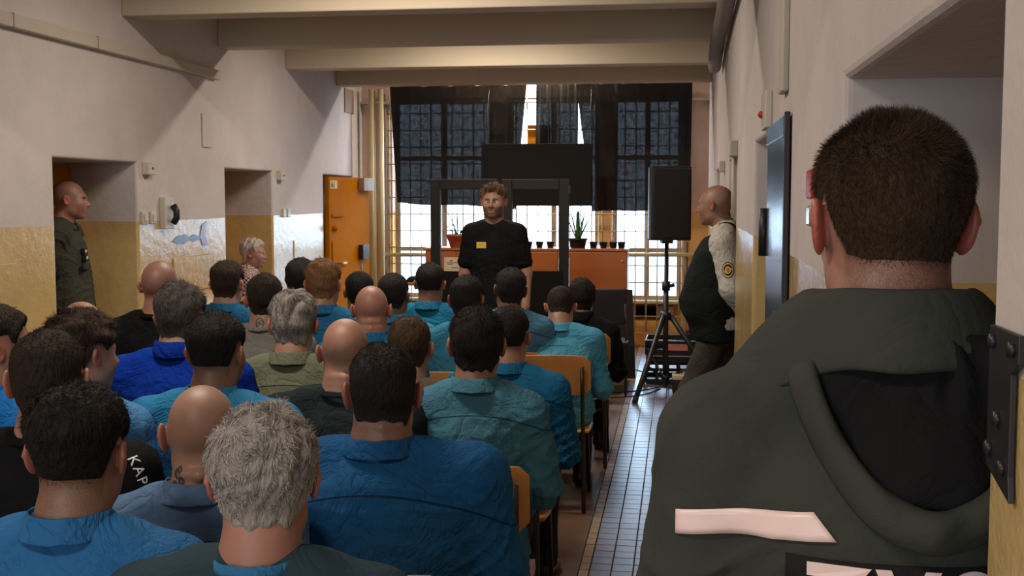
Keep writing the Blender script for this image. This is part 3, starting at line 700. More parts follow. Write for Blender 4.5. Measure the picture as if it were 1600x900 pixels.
def person(p):
    """one seated or standing man; p: dict of looks; returns the root"""
    u, yt, d = p['at']; sc = p.get('size', 1.0); pose = p.get('pose', 'sit')
    top = CAM+ray(u, yt)*d; by = p.get('yaw', 0.0); hy_, hp, hr = p.get('head', (0, 0, 0))
    Rh = rot(hy_, hp, hr)
    hcz = top.z-.123*sc*math.cos(hp)
    lean = p.get('lean', .0)                     # how far the neck base is ahead of the hips
    fwd = p.get('fwd', .045)                     # head ahead of the neck
    pelvis = .53 if pose == 'sit' else p.get('pelvis', .95)
    hc = np.array([p.get('side', 0.0), lean+fwd, hcz]); N = np.array([p.get('side', 0)*.8, lean, hcz-.132*sc+p.get('sink', 0)])
    c, s = math.cos(by), math.sin(by); ox = top.x-(c*hc[0]-s*hc[1]); oy = top.y-(s*hc[0]+c*hc[1])
    if 'xy' in p: ox, oy = p['xy']
    root = empty('person', (ox, oy, 0), by, label=p['label'], cat='person', group=p.get('group'))
    bulk = p.get('bulk', 1.0); sw = p.get('sh', .185)*bulk**.5; zN = N[2]; zs = zN-.080-p.get('slope', 0)  # shoulder joint height
    B = bulk; cy = lambda z: lean*sstep(np.array(z), pelvis, zN)**1.0+p.get('round', 0)*math.sin(PI*min(1, max(0, (z-pelvis)/(zN-pelvis))))
    T = zN-pelvis
    keys = [(pelvis-.10, .165*B, .115*B, .0), (pelvis, .182*B, .140*B, -.012), (pelvis+.22*T, .168*B, .128*B, cy(pelvis+.22*T)), (pelvis+.42*T, .165*B, .122*B, cy(pelvis+.42*T)),
            (pelvis+.62*T, .180*B, .125*B, cy(pelvis+.62*T)), (zs-.05, .176*B, .112*B, cy(zs-.05)-.005), (zs+.0, .150*B, .090*B, cy(zs)-.008), (zs+.035, .10*B, .070*B, lean-.006), (zs+.07, .062, .058, lean)]
    if p.get('belly'): keys[3] = (keys[3][0], keys[3][1]*1.05, keys[3][2]*(1+p['belly']), keys[3][3]+p['belly']*.08); keys[2] = (keys[2][0], keys[2][1]*1.05, keys[2][2]*(1+p['belly']*.8), keys[2][3]+p['belly']*.07)
    fn, lo, hi = loft(keys)
    yS = float(cy(zs))+p.get('shfwd', .0); ar = .052*B**.6
    if pose == 'sit': default = [[(sx*sw, yS, zs), (sx*(sw+.045), yS+.02, zs-.26), (sx*.13, yS+.22, max(.62, zs-.40)), (sx*.09, yS+.30, .64)] for sx in (-1, 1)]
    else: default = [[(sx*sw, yS, zs), (sx*(sw+.055), yS-.01, zs-.28), (sx*(sw+.06), yS+.05, zs-.52)] for sx in (-1, 1)]
    arms = p.get('arms', default)
    short = p.get('short', False)
    def torso_add(f, off, cloth=False):
        g = .012 if cloth else 0
        f.add(lambda X, Y, Z: fn(X, Y, Z)-off-g, np.array(lo)-.03, np.array(hi)+.03, .04)
        for sx in (-1, 1):
            tr = p.get('trap', 0)
            f.cap([(N[0]+sx*.030, lean-.004, zN-.012+tr), (sx*sw*.52, (lean+yS)/2, (zN-.02+zs)/2+.008+tr), (sx*sw*.93, yS, zs-.0)], [.040+off+g, .050+off+g, .054*B**.5+off+g], .05)
        for arm in arms:
            rr = [ar+.006, ar-.006, ar-.014, ar-.022][:len(arm)] if len(arm) > 2 else [ar+.006, ar-.006]
            if cloth and short:
                a, b = np.array(arm[0], float), np.array(arm[1], float); arm_ = [arm[0], a+(b-a)*.72]; f.cap(arm_, [rr[0]+g, rr[1]+.022], .045)
            elif cloth: f.cap(arm, [r_+g+.006 for r_ in rr], .04)
            else: f.cap(arm, [max(.02, r_-(.0 if short else .010)) for r_ in rr], .03)
    dd = d; h = float(np.clip(.0011*dd+.0004, .0030, .0075)); h = p.get('h', h)
    # hands
    hands = []
    if p.get('hands', True):
        for arm in arms:
            a, b = np.array(arm[-2], float), np.array(arm[-1], float); dr = (b-a)/np.linalg.norm(b-a); sx = 1 if b[0] > 0 or (abs(b[0]) < 1e-6) else -1
            V, F = hand_mesh(p.get('curl', .35), .0042 if dd < 9 and pose != 'sit' else .0065 if ('k', 1) else .0042)
            V = V.copy()
            if sx > 0: V[:, 0] *= -1; F = F[:, ::-1]
            zax = -dr; yax = np.array([0, 1.0, 0]) if abs(dr[2]) > .7 else np.array([0, 0, 1.0]); xax = np.cross(yax, zax); xax /= np.linalg.norm(xax); yax = np.cross(zax, xax)
            V = V[:, :1]*xax+V[:, 1:2]*yax+V[:, 2:]*zax+b+dr*.012
            hands.append((V.astype(np.float32), F))
    p['gz0'] = pelvis-.12; p['gx'] = max(.34, max(abs(a[0]) for arm in arms for a in arm)+.08)
    ys = [a[1] for arm in arms for a in arm]+[hc[1]+.15]; p['gy1'] = max(ys)+.07; p['gy0'] = min(min(a[1] for arm in arms for a in arm)-.08, lo[1]-.03, hc[1]-.14)
    make_head_body(root, p, hc, Rh, N, h, torso_add, arms, hands)
    if p.get('hair'): make_hair(root, p, hc, Rh, N, max(.0035, h*.95), dd)
    if p.get('eyes'):
        for sx in (-1, 1):
            bm = bmesh.new(); bmesh.ops.create_uvsphere(bm, u_segments=16, v_segments=10, radius=.0115*sc)
            e = from_bm('eye', bm, M['eye_white'], root, True); e.location = Vector(hc+Rh@np.array([sx*.031, .0712, .005])*sc)
            bm = bmesh.new(); bmesh.ops.create_uvsphere(bm, u_segments=10, v_segments=6, radius=.0055*sc)
            i_ = from_bm('iris', bm, M['iris'], e, True); i_.location = Vector(Rh@np.array([0, .0070, .0])*sc)
    # shirt
    cc = p['shirt']; seam = (zN-.075) if p.get('yoke', cc[1] == 'shirt') else None
    key = (cc[0], cc[1], round(seam, 3) if seam else None)
    p['_shirt'] = cached('cloth', key, lambda: cloth_mat(('cotton_' if cc[1] == 'shirt' else 'jersey_')+p.get('cname', 'cloth'), cc[0], seam=seam, check=p.get('check'), bump=p.get('bump', .7)))
    hs = p.get('hs', float(np.clip(.0018*dd+.001, .006, .014)))
    ys0 = p['gy0']-.05; shirt = shirt_mesh(root, p, torso_add, hs, hc, name={'shirt': 'shirt', 'tee': 't_shirt', 'zip': 'jacket', 'sweat': 'sweatshirt', 'none': 'jacket'}[cc[1]], gx=p['gx']+.05, gy=(ys0, p['gy1']+.03), z0=pelvis-.14)
    if cc[1] != 'none':
        k = {'shirt': 'shirt', 'tee': 'tee', 'zip': 'zip', 'sweat': 'tee'}[cc[1]]
        nr = p.get('neck', .060)+.010+p.get('cr', 0)
        collar(root, np.array([N[0], N[1]-.006, zN+.012+p.get('cz', 0)+p.get('trap', 0)]), hc, p.get('_collar', p['_shirt']), r=(nr+.004, nr+.008), kind=k, tall=p.get('tall', .034 if k == 'shirt' else .05))
    # trousers and shoes
    if p.get('legs', True):
        tm = p.get('trousers', (.018, .021, .028)); tmat = cached('tr', tm, lambda: cloth_mat('trouser_cloth', tm, bump=.4, weave=200))
        ht = .012 if dd < 5 or p.get('fine_legs') else .018
        if pose == 'sit':
            f = Field(axis(-.30, .30, ht), axis(-.2, .68, ht), axis(.05, .72, ht))
            lg = p.get('leg', [[(sx*.09, 0, .54), (sx*.12, .38, .53), (sx*.12, .35, .10)] for sx in (-1, 1)])
            feet = p.get('feet', [(sx*.12, .38, -sx*.15) for sx in (-1, 1)])
            f.add(lambda X, Y, Z: ell(X, Y, Z, (0, 0, .55), (.185*B, .15*B, .10)), (-.2, -.17, .45), (.2, .17, .66), .04)
            for l in lg: f.cap(l[:2], [.082, .068], .05); f.cap(l[1:], [.068, .060], .02)
        else:
            f = Field(axis(-.30, .30, ht), axis(-.26, .50, ht), axis(.03, pelvis+.12, ht))
            lg = p.get('leg', [[(sx*.095, 0, pelvis-.05), (sx*.11, .01, .50), (sx*.11, -.01, .09)] for sx in (-1, 1)]); feet = p.get('feet', [(sx*.12, .05, -sx*.15) for sx in (-1, 1)])
            f.add(lambda X, Y, Z: ell(X, Y, Z, (0, -.005, pelvis-.01), (.180*B, .135*B, .13)), (-.2, -.17, pelvis-.15), (.2, .17, pelvis+.13), .04)
            for l in lg: f.cap(l, [.092, .074, .066], .04)
        V, F = f.mesh(); Nn = normals(V, F); V = V+Nn*(wob(V, 22, p['seed'], 5)*.005)[:, None]
        tr_ = mesh_np('trousers', V, F, tmat, root)
        shoes(root, feet, M['black_shoe'])
    p['_hc'], p['_N'], p['_Rh'] = hc, N, Rh
    return root
# ================================================================ THE AUDIENCE AND THE STANDING MEN
D2 = math.radians
def H(col, side=.004, top=.018, n=0, **k): return dict(minlen=.006 if side < .002 else .002, col=col, side=side, top=top, n=n, **k)
BLUE = (.014, .105, .24); SKY = (.020, .155, .32); FADED = (.085, .155, .28); TEAL = (.050, .155, .225); ROYAL = (.001, .028, .28); BLACK = (.006, .0065, .008)
GO = 'men seated on plywood chairs'
PEOPLE = [
 # near rows
 dict(at=(122, 618, 2.25), hy=6, skin='olive', hair=H('black', .0005,  .026, 7000, len=.55, messy=.2, z0=.0, z1=.095), stub=.85, nape=.45, shirt=((.024, .125, .31), 'shirt'), bulk=1.12, sh=.19, ear=1.05,
      label='man in a blue collared shirt with a black skin-fade haircut, nearest at lower left'),
 dict(at=(412, 650, 2.05), hy=13, hp=8, skin='ruddy', hair=H('white', .009, .019, 18000, len=.85, messy=.28, z0=-.05, z1=.06, freq=85, lift=.18, w=.0016, clump=1.1, vary=.55, segs=3), stub=0, shirt=((.022, .045, .060), 'sweat'), coll=((.030, .150, .300)), bulk=1.15, sh=.19,
      label='white-haired man in a dark pullover over a bright blue collar, nearest at the bottom edge'),
 dict(at=(315, 603, 2.75), hy=18, hp=6, skin='fair', hair=None, stub=.10, shirt=(FADED, 'shirt'), bulk=.98, neck=.056, rolls=(-.075,), ear=1.1, tattoo=True,
      label='bald man with protruding ears and a neck tattoo in a faded blue shirt'),
 dict(at=(74, 522, 2.95), hy=18, skin='fair', size=1.04, hair=H('dark', .007, .014, 7000, len=.7, messy=.15), stub=.6, shirt=(BLACK, 'sweat'), bulk=1.18, sh=.20, ear=1.15, kappa=True,
      label='man in a black sweatshirt with white lettering down the sleeve'),
 dict(at=(-8, 482, 3.35), hy=-46, yaw=-14, skin='ruddy', hair=H('dark', .006, .016, 3000, len=.7), stub=.5, beard=.35, shirt=((.010, .12, .38), 'shirt'), eyes=1,
      label='man in profile at the left edge in a bright blue shirt'),
 dict(at=(130, 496, 3.65), hy=-30, hp=4, yaw=-8, skin='fair', hair=H('dark', .014, .026, 6000, len=.9, messy=.45, z0=-.02), stub=.3, shirt=((.055, .18, .39), 'shirt'), bulk=1.0, eyes=1,
      label='man with thick dark hair and head turned right in a light blue shirt'),
 dict(at=(128, 472, 4.55), hy=4, hp=6, skin='ruddy', hair=H('dark', .007, .010, 1500, bald=.075, len=.7), stub=.2, shirt=((.045, .17, .37), 'shirt'), bulk=1.05,
      label='man with a bald crown, sitting below the guard in the left niche'),
 dict(at=(598, 543, 3.0), hy=13, skin='tan', size=1.03, hair=H('black', .006, .013, 8000, len=.7, messy=.15), stub=.9, nape=.5, shirt=((.010, .075, .200), 'shirt'), bulk=1.42, sh=.205, neck=.069, rolls=(-.06, -.085), ear=1.15, slope=-.02,
      label='broad man in a blue shirt at front centre with both ears showing'),
 dict(at=(282, 450, 4.4), hy=2, hp=4, skin='fair', hair=H('pepper', .009, .022, 4500, len=.9, messy=.35), stub=.4, shirt=(ROYAL, 'zip'), bulk=1.15, sh=.20, neck=.064,
      label='man with greying hair in a royal blue jacket'),
 dict(at=(338, 496, 3.7), hy=-4, skin='olive', hair=H('black', .0005,  .020, 5000, len=.6, z0=.0, z1=.095), stub=.9, nape=.5, shirt=(SKY, 'shirt'), bulk=1.18, sh=.20, ear=1.05, beard=.5,
      label='man in a bright blue shirt behind the bald tattooed man'),
 dict(at=(250, 407, 5.3), hy=6, hp=-2, skin='ruddy', hair=None, stub=.6, stub_top=.5, stub_col='dark', shirt=(BLACK, 'tee'), bulk=1.0, neck=.058,
      label='man with a closely shaved head in a black t-shirt beside the left wall'),
 dict(at=(355, 412, 6.4), hy=0, skin='fair', hair=H('dark', .007, .020, 1800, len=.8), stub=.5, shirt=(BLUE, 'shirt'),
      label='dark-haired man in a blue shirt just below the man in the checked shirt'),
 dict(at=(413, 432, 5.6), hy=18, skin='fair', hair=H('dark', .006, .016, 2500, len=.8), stub=.6, nape=.2, shirt=((.19, .185, .17), 'tee'), neck=.058, tattoo2=True,
      label='man in a grey t-shirt with a round tattoo on his nape'),
 dict(at=(458, 463, 4.6), hy=13, hp=5, skin='ruddy', hair=H('grey', .010, .024, 6000, len=.7, messy=.7, lift=.2, w=.0018, vary=.8, clump=1.1, segs=3), stub=.3, shirt=((.125, .140, .092), 'shirt'), bulk=1.15, sh=.195, ear=1.1,
      label='man with tousled grey hair in an olive green shirt'),
 dict(at=(539, 498, 4.0), hy=15, hp=4, skin='tan', hair=None, stub=.12, shirt=((.012, .018, .022), 'tee'), bulk=1.25, sh=.20, neck=.064, rolls=(-.07, -.092), ear=1.05,
      label='man with a shiny bald crown in a black t-shirt, centre of the audience'),
 dict(at=(471, 407, 6.9), hy=-6, hp=4, skin='tan', hair=H('black', .010, .018, 1500, len=.8), stub=.6, shirt=(SKY, 'shirt'),
      label='black-haired man in a blue shirt in front of the shiny patch of left wall'),
 dict(at=(505, 410, 6.0), hy=2, skin='ruddy', hair=H('ginger', .008, .022, 2500, len=.9, messy=.3), stub=.4, shirt=((.018, .125, .27), 'shirt'), bulk=1.12,
      label='ginger-haired man in a blue shirt left of the orange door'),
 dict(at=(561, 429, 7.2), hy=16, hp=8, skin='brown', hair=H('black', .008, .018, 1200, len=.8), stub=.5, shirt=(SKY, 'shirt'),
      label='black-haired man low in front of the orange door'),
 dict(at=(580, 447, 5.55), hy=12, hp=5, skin='ruddy', hair=None, stub=.06, shirt=((.014, .12, .28), 'shirt'), bulk=1.08, neck=.064, rolls=(-.045, -.075), ear=1.1,
      label='bald pink-scalped man right of the ginger-haired man'),
 dict(at=(615, 430, 6.5), hy=-2, skin='brown', hair=H('black', .007, .014, 1200, len=.8), stub=.8, nape=.5, shirt=((.055, .20, .33), 'shirt'), neck=.056,
      label='dark-skinned man with cropped hair in a pale blue shirt'),
 dict(at=(672, 414, 6.95), hy=4, hp=2, skin='tan', hair=H('black', .0005,  .016, 1500, len=.8, z0=.0, z1=.095), stub=.75, shirt=((.010, .135, .26), 'shirt'), bulk=1.15, sh=.20,
      label='man in a bright blue shirt before the left post of the stage frame'),
 dict(at=(730, 435, 6.0), hy=-8, hp=4, skin='brown', hair=H('black', .007, .018, 1800, len=.8), stub=.6, shirt=((.035, .19, .30), 'tee'), bulk=.95, ear=1.15, cname='cloth',
      label='dark-haired man in a short-sleeved light blue top'),
 dict(at=(797, 423, 6.75), hy=14, hp=4, hr=5, skin='brown', hair=H('black', .010, .020, 1500, len=.8), stub=.6, shirt=((.055, .16, .26), 'shirt'), ear=1.1,
      label='black-haired man in a pale blue shirt directly below the presenter'),
 dict(at=(876, 455, 6.85), hy=4, hp=32, skin='tan', hair=H('dark', .004, .008, 1500, len=.7), stub=.8, shirt=((.055, .24, .38), 'shirt'), bulk=1.08, sh=.185, lean=.16, round=-.02, fwd=.085, sink=.02, slope=-.015, hand_l=True,
      label='man hunched forward in a light blue shirt on the right end of his row'),
 dict(at=(909, 440, 7.75), hy=6, hp=6, skin='brown', hair=H('black', .012, .022, 1500, len=.8), stub=.5, shirt=(BLACK, 'zip'), lean=.06,
      label='dark-haired man in a black jacket beside the empty black chair'),
 dict(at=(745, 487, 4.0), hy=8, skin='tan', size=1.02, hair=H('black', .012, .020, 7000, len=.8, messy=.2), stub=.7, shirt=(TEAL, 'shirt'), bulk=.95, sh=.178, neck=.062, ear=1.1,
      label='man with thick cropped black hair in a washed-out teal shirt'),
 dict(at=(795, 485, 4.95), hy=-2, hp=4, skin='tan', hair=H('black', .0005,  .018, 3000, len=.7, z0=.0, z1=.095), stub=.6, shirt=((.010, .105, .225), 'shirt'), bulk=1.1, lean=.05,
      label='man with a faded black haircut just right of the teal-shirted man'),
 dict(at=(640, 500, 4.6), hy=5, hp=6, skin='fair', hair=H('brown', .006, .014, 3500, len=.8, messy=.3), stub=.6, shirt=((.11, .09, .055), 'tee'), bulk=.98, ear=1.05,
      label='brown-haired man in a khaki brown top between the two broad men'),
]
# wooden chairs ---------------------------------------------------
def make_chair():
    t = empty('chair', (0, 0, 0), label='honey plywood chair on dark steel tube legs', cat='chair')
    bm = bmesh.new(); n = 12; m = 5; th = .010            # curved backrest with round corners
    def P(i, j, s):
        a = i/n*2-1; b = j/m*2-1; x = .20*a; hz = .110*b
        if abs(a) > .8: hz *= 1-.30*((abs(a)-.8)/.2)**2
        return Vector((x, -.205+.035*a*a+s*th/2-.10*(hz)*.6, .745+hz+.006*math.cos(a*2)))
    g = [[[bm.verts.new(P(i, j, s)) for j in range(m+1)] for i in range(n+1)] for s in (-1, 1)]
    for s in (0, 1):
        for i in range(n):
            for j in range(m): bm.faces.new((g[s][i][j], g[s][i+1][j], g[s][i+1][j+1], g[s][i][j+1]))
    for i in range(n):
        for j in (0, m): bm.faces.new((g[0][i][j], g[0][i+1][j], g[1][i+1][j], g[1][i][j]))
    for j in range(m):
        for i in (0, n): bm.faces.new((g[0][i][j], g[0][i][j+1], g[1][i][j+1], g[1][i][j]))
    from_bm('backrest', bm, M['plywood'], t, True, bevel=.003)
    bm = bmesh.new(); g = []
    for i in range(11):
        for j in range(11):
            a, b = i/5-1, j/5-1; k = 1-.10*max(0, abs(a)+abs(b)-1.4)
            g.append((.20*a*k, .02+.20*b*k-.0, .437-.010*(1-a*a)*(1-b*b)+(-.015 if b > .9 else 0)))
    top = [bm.verts.new(v) for v in g]; bot = [bm.verts.new((v[0], v[1], v[2]-.012)) for v in g]
    for i in range(10):
        for j in range(10):
            q = [i*11+j, (i+1)*11+j, (i+1)*11+j+1, i*11+j+1]; bm.faces.new([top[a] for a in q]); bm.faces.new([bot[a] for a in q[::-1]])
    edge = [i*11 for i in range(11)]+[110+j for j in range(1, 11)]+[i*11+10 for i in range(9, -1, -1)]+[j for j in range(9, 0, -1)]
    for a, b in zip(edge, edge[1:]+edge[:1]): bm.faces.new((top[a], bot[a], bot[b], top[b]))
    from_bm('seat', bm, M['plywood'], t, True)
    for sx in (-1, 1):
        mktube('back_leg', [(sx*.17, -.26, .0), (sx*.165, -.20, .30), (sx*.160, -.185, .44), (sx*.158, -.216, .64), (sx*.156, -.226, .80)], .0115, M['chair_tube'], t, 8)
        mktube('front_leg', [(sx*.175, .22, .0), (sx*.165, .20, .36), (sx*.160, .17, .405), (sx*.160, -.17, .405)], .0115, M['chair_tube'], t, 8)
    mktube('stretcher', [(-.166, .19, .405), (.166, .19, .405)], .009, M['chair_tube'], t, 8)
    mktube('stretcher', [(-.166, -.18, .36), (.166, -.18, .36)], .009, M['chair_tube'], t, 8)
    return t
chair0 = make_chair(); chair_used = False
def place_chair(x, y, rz, label, group=None):
    global chair_used
    c = chair0 if not chair_used else copy_tree(chair0); chair_used = True
    c.location = (x, y, 0); c.rotation_euler = (0, 0, rz); c['label'] = label
    return c
ONLY = None
for i, p in enumerate(PEOPLE):
    hy = p.pop('hy', 0); hp = p.pop('hp', 2); p['seed'] = i*7+3
    by = D2(p.get('yaw', hy*.35 if abs(hy) < 30 else 0)); p['yaw'] = by
    p['head'] = (D2(hy)-by, D2(hp), D2(p.get('hr', 0)))
    if 'coll' in p: p['_collar'] = cloth_mat('cotton_collar', p['coll']); 
    if p['shirt'][1] == 'sweat': p['bump'] = .3; p['fold'] = .006
    if 'tee' == p['shirt'][1]: p['fold'] = .006; p['short'] = True
    if ONLY and i not in ONLY: continue
    r = person(p)
    if 'coll' in p: pass
    short = p['label'].split(',')[0]; short = ' '.join(short.split()[:12])
    bo = .015+max(0, p.get('bulk', 1)-1)*.22; place_chair(r.location.x+math.sin(by)*bo, r.location.y-math.cos(by)*bo, by, 'plywood chair under the '+short)
    p['_root'] = r
    hc, N, Rh = p['_hc'], p['_N'], p['_Rh']
    if p.get('kappa'):
        # white lettering running down the outside of the right upper arm
        tc = bpy.data.curves.new('lettering', 'FONT'); tc.body = 'KAPPA'; tc.size = .036; tc.extrude = .0006; tc.space_character = 1.25
        to = bpy.data.objects.new('tmp', tc); C.objects.link(to); dg = bpy.context.evaluated_depsgraph_get(); dg.update()
        me = bpy.data.meshes.new_from_object(to.evaluated_get(dg)); bpy.data.objects.remove(to)
        me.materials.clear(); me.materials.append(cached('m', 'wt', lambda: mat('white_print', (.75, .75, .72), .6, bump=0)))
        o = bpy.data.objects.new('sleeve_lettering', me); link(o, r); p['_let'] = o
        sh = [c for c in r.children if c.name.startswith('sweatshirt')][0]
        zs = N[2]-.085; bp = Vector((.225, -.03, zs+.055))
        xd = Vector((.34, -.04, -.90)).normalized(); nd = Vector((.62, -.62, .45)); nd = (nd-xd*nd.dot(xd)).normalized(); yd = nd.cross(xd)
        from mathutils.bvhtree import BVHTree
        bv = BVHTree.FromPolygons([v.co for v in sh.data.vertices], [q.vertices[:] for q in sh.data.polygons])
        for v in me.vertices:
            q = bp+xd*v.co.x+yd*(v.co.y-.02)+nd*.12; hit = bv.ray_cast(q, -nd)
            v.co = (hit[0] if hit[0] else q-nd*.1)+nd*(.0025+v.co.z)
    if p.get('tattoo') or p.get('tattoo2'):
        m_ = cached('m', 'ink', lambda: mat('tattoo_ink', (.05, .055, .06), .6, .4, 90, bump=0))
        bod = [c for c in r.children if c.name.startswith('body')][0]
        from mathutils.bvhtree import BVHTree
        bv = BVHTree.FromPolygons([v.co for v in bod.data.vertices], [q.vertices[:] for q in bod.data.polygons])
        bm = bmesh.new()
        def decal(cx, cz, rad, inner, yd=-1, xo=0):
            ring = []
            for k in range(25):
                a = 2*PI*k/24; row = []
                for rr in (inner, rad):
                    q = Vector((cx+rr*math.cos(a)*.8, -.4, cz+rr*math.sin(a))); hit = bv.ray_cast(q, Vector((0, 1, 0)))
                    pt = hit[0] if hit[0] else Vector((q.x, 0, q.z)); row.append(bm.verts.new(pt-Vector((0, .0008, 0))))
                ring.append(row)
            for a_, b_ in zip(ring, ring[1:]): bm.faces.new((a_[0], b_[0], b_[1], a_[1]))
        if p.get('tattoo2'):
            decal(N[0], N[2]+.040, .026, .021); decal(N[0]-.008, N[2]+.037, .011, .006); decal(N[0]+.008, N[2]+.044, .012, .007)
        else:
            for (a, b, c_) in ((-.035, .075, .012), (-.022, .060, .011), (-.04, .050, .010), (-.028, .085, .008)): decal(N[0]+a, N[2]+b-.01, c_, .003)
        from_bm('neck_tattoo', bm, m_, r, True)

if not ONLY:
    # presenter -----------------------------------------------------
    p = dict(at=(771, 290, 8.4), pose='stand', yaw=PI+D2(-4), head=(D2(3), 0, 0), skin='fair', hair=H('light', .005, .026, 4000, len=.9, messy=.4, z0=.0, z1=.095, front=.5, fwd=True), stub=.35, beard=.85, stub_col='brown', eyes=1, open=1,
         shirt=((.008, .009, .011), 'tee'), short=True, bulk=.93, sh=.172, lean=0, fwd=.03, seed=101, fold=.007, curl=.35, sink=-.022, pelvis=.93, trousers=(.012, .012, .014), h=.0045, hs=.0085,
         label='presenter with fair hair and short beard in a plain black t-shirt, facing the audience')
    zs = 1.80-.123-.132-.080
    p['arms'] = [[(sx*.172, -.005, zs), (sx*.225, -.03, zs-.29), (sx*.235, .05, zs-.53)] for sx in (-1, 1)]
    pres = person(p); N = p['_N']
    from mathutils.bvhtree import BVHTree
    ts = [c for c in pres.children if c.name.startswith('t_shirt')][0]; bv = BVHTree.FromPolygons([v.co for v in ts.data.vertices], [q.vertices[:] for q in ts.data.polygons])
    hit = bv.ray_cast(Vector((.07, .6, N[2]-.147)), Vector((0, -1, 0))); yb = (hit[0].y if hit[0] else .13)-.150+.008
    b = mkbox('name_badge', .035, .105, .150+yb, .154+yb, N[2]-.17, N[2]-.125, M['yellow'], pres, .001, label='yellow name badge')
    b.location = (0, 0, 0)
    b2 = mkbox('badge_print', .05, .09, .154+yb, .1545+yb, N[2]-.155, N[2]-.14, M['gold'], b, 0)
    # seated man in the second niche ------------------------------------
    p = dict(at=(396, 376, 10.3), yaw=D2(-72), head=(D2(-12), D2(4), 0), skin='ruddy', hair=H('silver', .012, .024, 1500, len=1, messy=.4, vary=.3), stub=.1, beard=.25, stub_col='silver', eyes=1,
         shirt=((.5, .3, .3), 'shirt'), check=((.55, .50, .46), (.22, .05, .05)), bulk=1.05, seed=111, h=.005, label='grey-haired man in a red and white checked shirt sitting in the second niche')
    r = person(p); place_chair(r.location.x, r.location.y, p['yaw'], 'plywood chair in the second niche under the man in the checked shirt')
    # guard in the left niche ----------------------------------------
    GR = (.048, .050, .038)
    p = dict(at=(108, 283, 7.6), pose='stand', yaw=D2(-74), head=(D2(8), D2(2), 0), skin='ruddy', size=1.05, hair=None, stub=.45, stub_top=.3, beard=.15, stub_col='dark', eyes=1, shirt=(GR, 'shirt'), yoke=False,
         bulk=1.12, sh=.20, lean=-.03, fwd=.05, seed=121, pelvis=.95, trousers=(.020, .022, .018), h=.0045, hs=.009, fold=.012, tall=.02, curl=.5,
         label='shaven-headed guard in a grey-green uniform shirt standing in the first left niche')
    zs = 1.72+.104-.129-.138-.080
    p['arms'] = [[(.195, -.03, zs), (.22, -.14, zs-.27), (.13, -.20, zs-.48)], [(-.195, -.03, zs), (-.23, -.10, zs-.27), (-.14, -.2, zs-.48)]]
    gl = person(p); N = p['_N']
    for nme, x0, x1, z0, z1, y, m_ in (('chest_patch', .055, .115, N[2]-.20, N[2]-.165, .118, M['black_cloth']), ('chest_patch', .05, .12, N[2]-.245, N[2]-.205, .126, M['black_cloth']), ('pocket_flap', .03, .15, N[2]-.30, N[2]-.26, .128, None)):
        mkbox(nme, x0, x1, y-.01, y+.012, z0, z1, m_ or p['_shirt'], gl, .004)
    bm = bmesh.new()
    for k in range(5): box(bm, .062+.010*k, .067+.010*k, .1305, .1315, N[2]-.192+.002*(k % 2), N[2]-.174)
    for k in range(1): from_bm('patch_lettering', bm, cached('m', 'wt', lambda: mat('white_print', (.75, .75, .72), .6, bump=0)), gl)['kind'] = 'stuff'
    bm = bmesh.new()
    for k in range(4): box(bm, .062+.013*k, .070+.013*k, .1385, .1395, N[2]-.236, N[2]-.214-.004*(k % 2))
    q_ = from_bm('patch_lettering', bm, cached('m', 'wt', lambda: mat('white_print', (.75, .75, .72), .6, bump=0)), gl); q_['kind'] = 'stuff'
    # guard at the right wall ----------------------------------------
    p = dict(at=(1118, 290, 7.15), pose='stand', yaw=D2(84), head=(D2(-16), D2(3), 0), skin='tan', size=1.03, hair=None, stub=.12, stub_top=.02, stub_col='silver', eyes=1, shirt=((.50, .48, .44), 'shirt'), yoke=False,
         bulk=1.18, belly=.22, sh=.19, lean=-.02, fwd=.065, seed=131, pelvis=.95, trousers=(.050, .046, .034), h=.0045, hs=.008, fold=.0035, fine_legs=True, tall=.04,
         label='bald guard in a black vest and white shirt leaning at the right wall')
    zs = 1.72+.07-.127-.136-.080
    p['arms'] = [[(sx*.185, -.02, zs), (sx*.235, -.08, zs-.27), (sx*.10, -.20, zs-.44)] for sx in (-1, 1)]
    p['leg'] = [[(-.095, .02, .90), (-.11, .17, .53), (-.10, .06, .10)], [(.095, 0, .90), (.11, .03, .50), (.11, -.02, .09)]]
    p['feet'] = [(-.10, .10, .1), (.11, .03, -.15)]
    grd = person(p); N = p['_N']; hc = p['_hc']
    # vest: the trunk again, thicker, without sleeves
    f = Field(axis(-.25, .25, .009), axis(-.25, .32, .009), axis(.80, N[2]+.06, .009)); B = 1.18; pv = .95; T = N[2]-pv
    ks = [(pv-.11, .222, .175, .005), (pv-.02, .230, .185, .01), (pv+.06, .245, .210, .035), (pv+.25*T, .248, .216, .042), (pv+.5*T, .242, .196, .025), (zs-.06, .232, .168, -.005), (zs+.02, .185, .130, -.018), (zs+.055, .125, .095, -.02), (N[2]+.03, .09, .082, -.02)]
    fn, lo, hi = loft(ks); f.add(fn, lo, hi, .02)
    for sx in (-1, 1): f.cap([(sx*.04, -.02, N[2]-.005), (sx*.13, -.02, zs+.040), (sx*.185, -.02, zs+.005)], [.058, .054, .066], .04)
    f.cut(lambda X, Y, Z: -(np.sqrt(((np.abs(X)-.300)/1.0)**2+((Y+.045)/1.0)**2+((Z-zs+.115)/1.7)**2)-.098))
    f.cut(lambda X, Y, Z: -(np.sqrt(X**2+(Y-.035)**2)-.082)+0*Z-np.where(Z > N[2]-.10, 0, .5)); f.cut(lambda X, Y, Z: 0*X+0*Y+Z-(N[2]+.052))
    V, F = f.mesh(); Nn = normals(V, F); V = V+Nn*(wob(V, 16, 5, 5)*.005+.0)[:, None]
    M['vest'] = cloth_mat('black_vest_cloth', (.009, .012, .011), bump=.5); mesh_np('vest', V, F, M['vest'], grd)
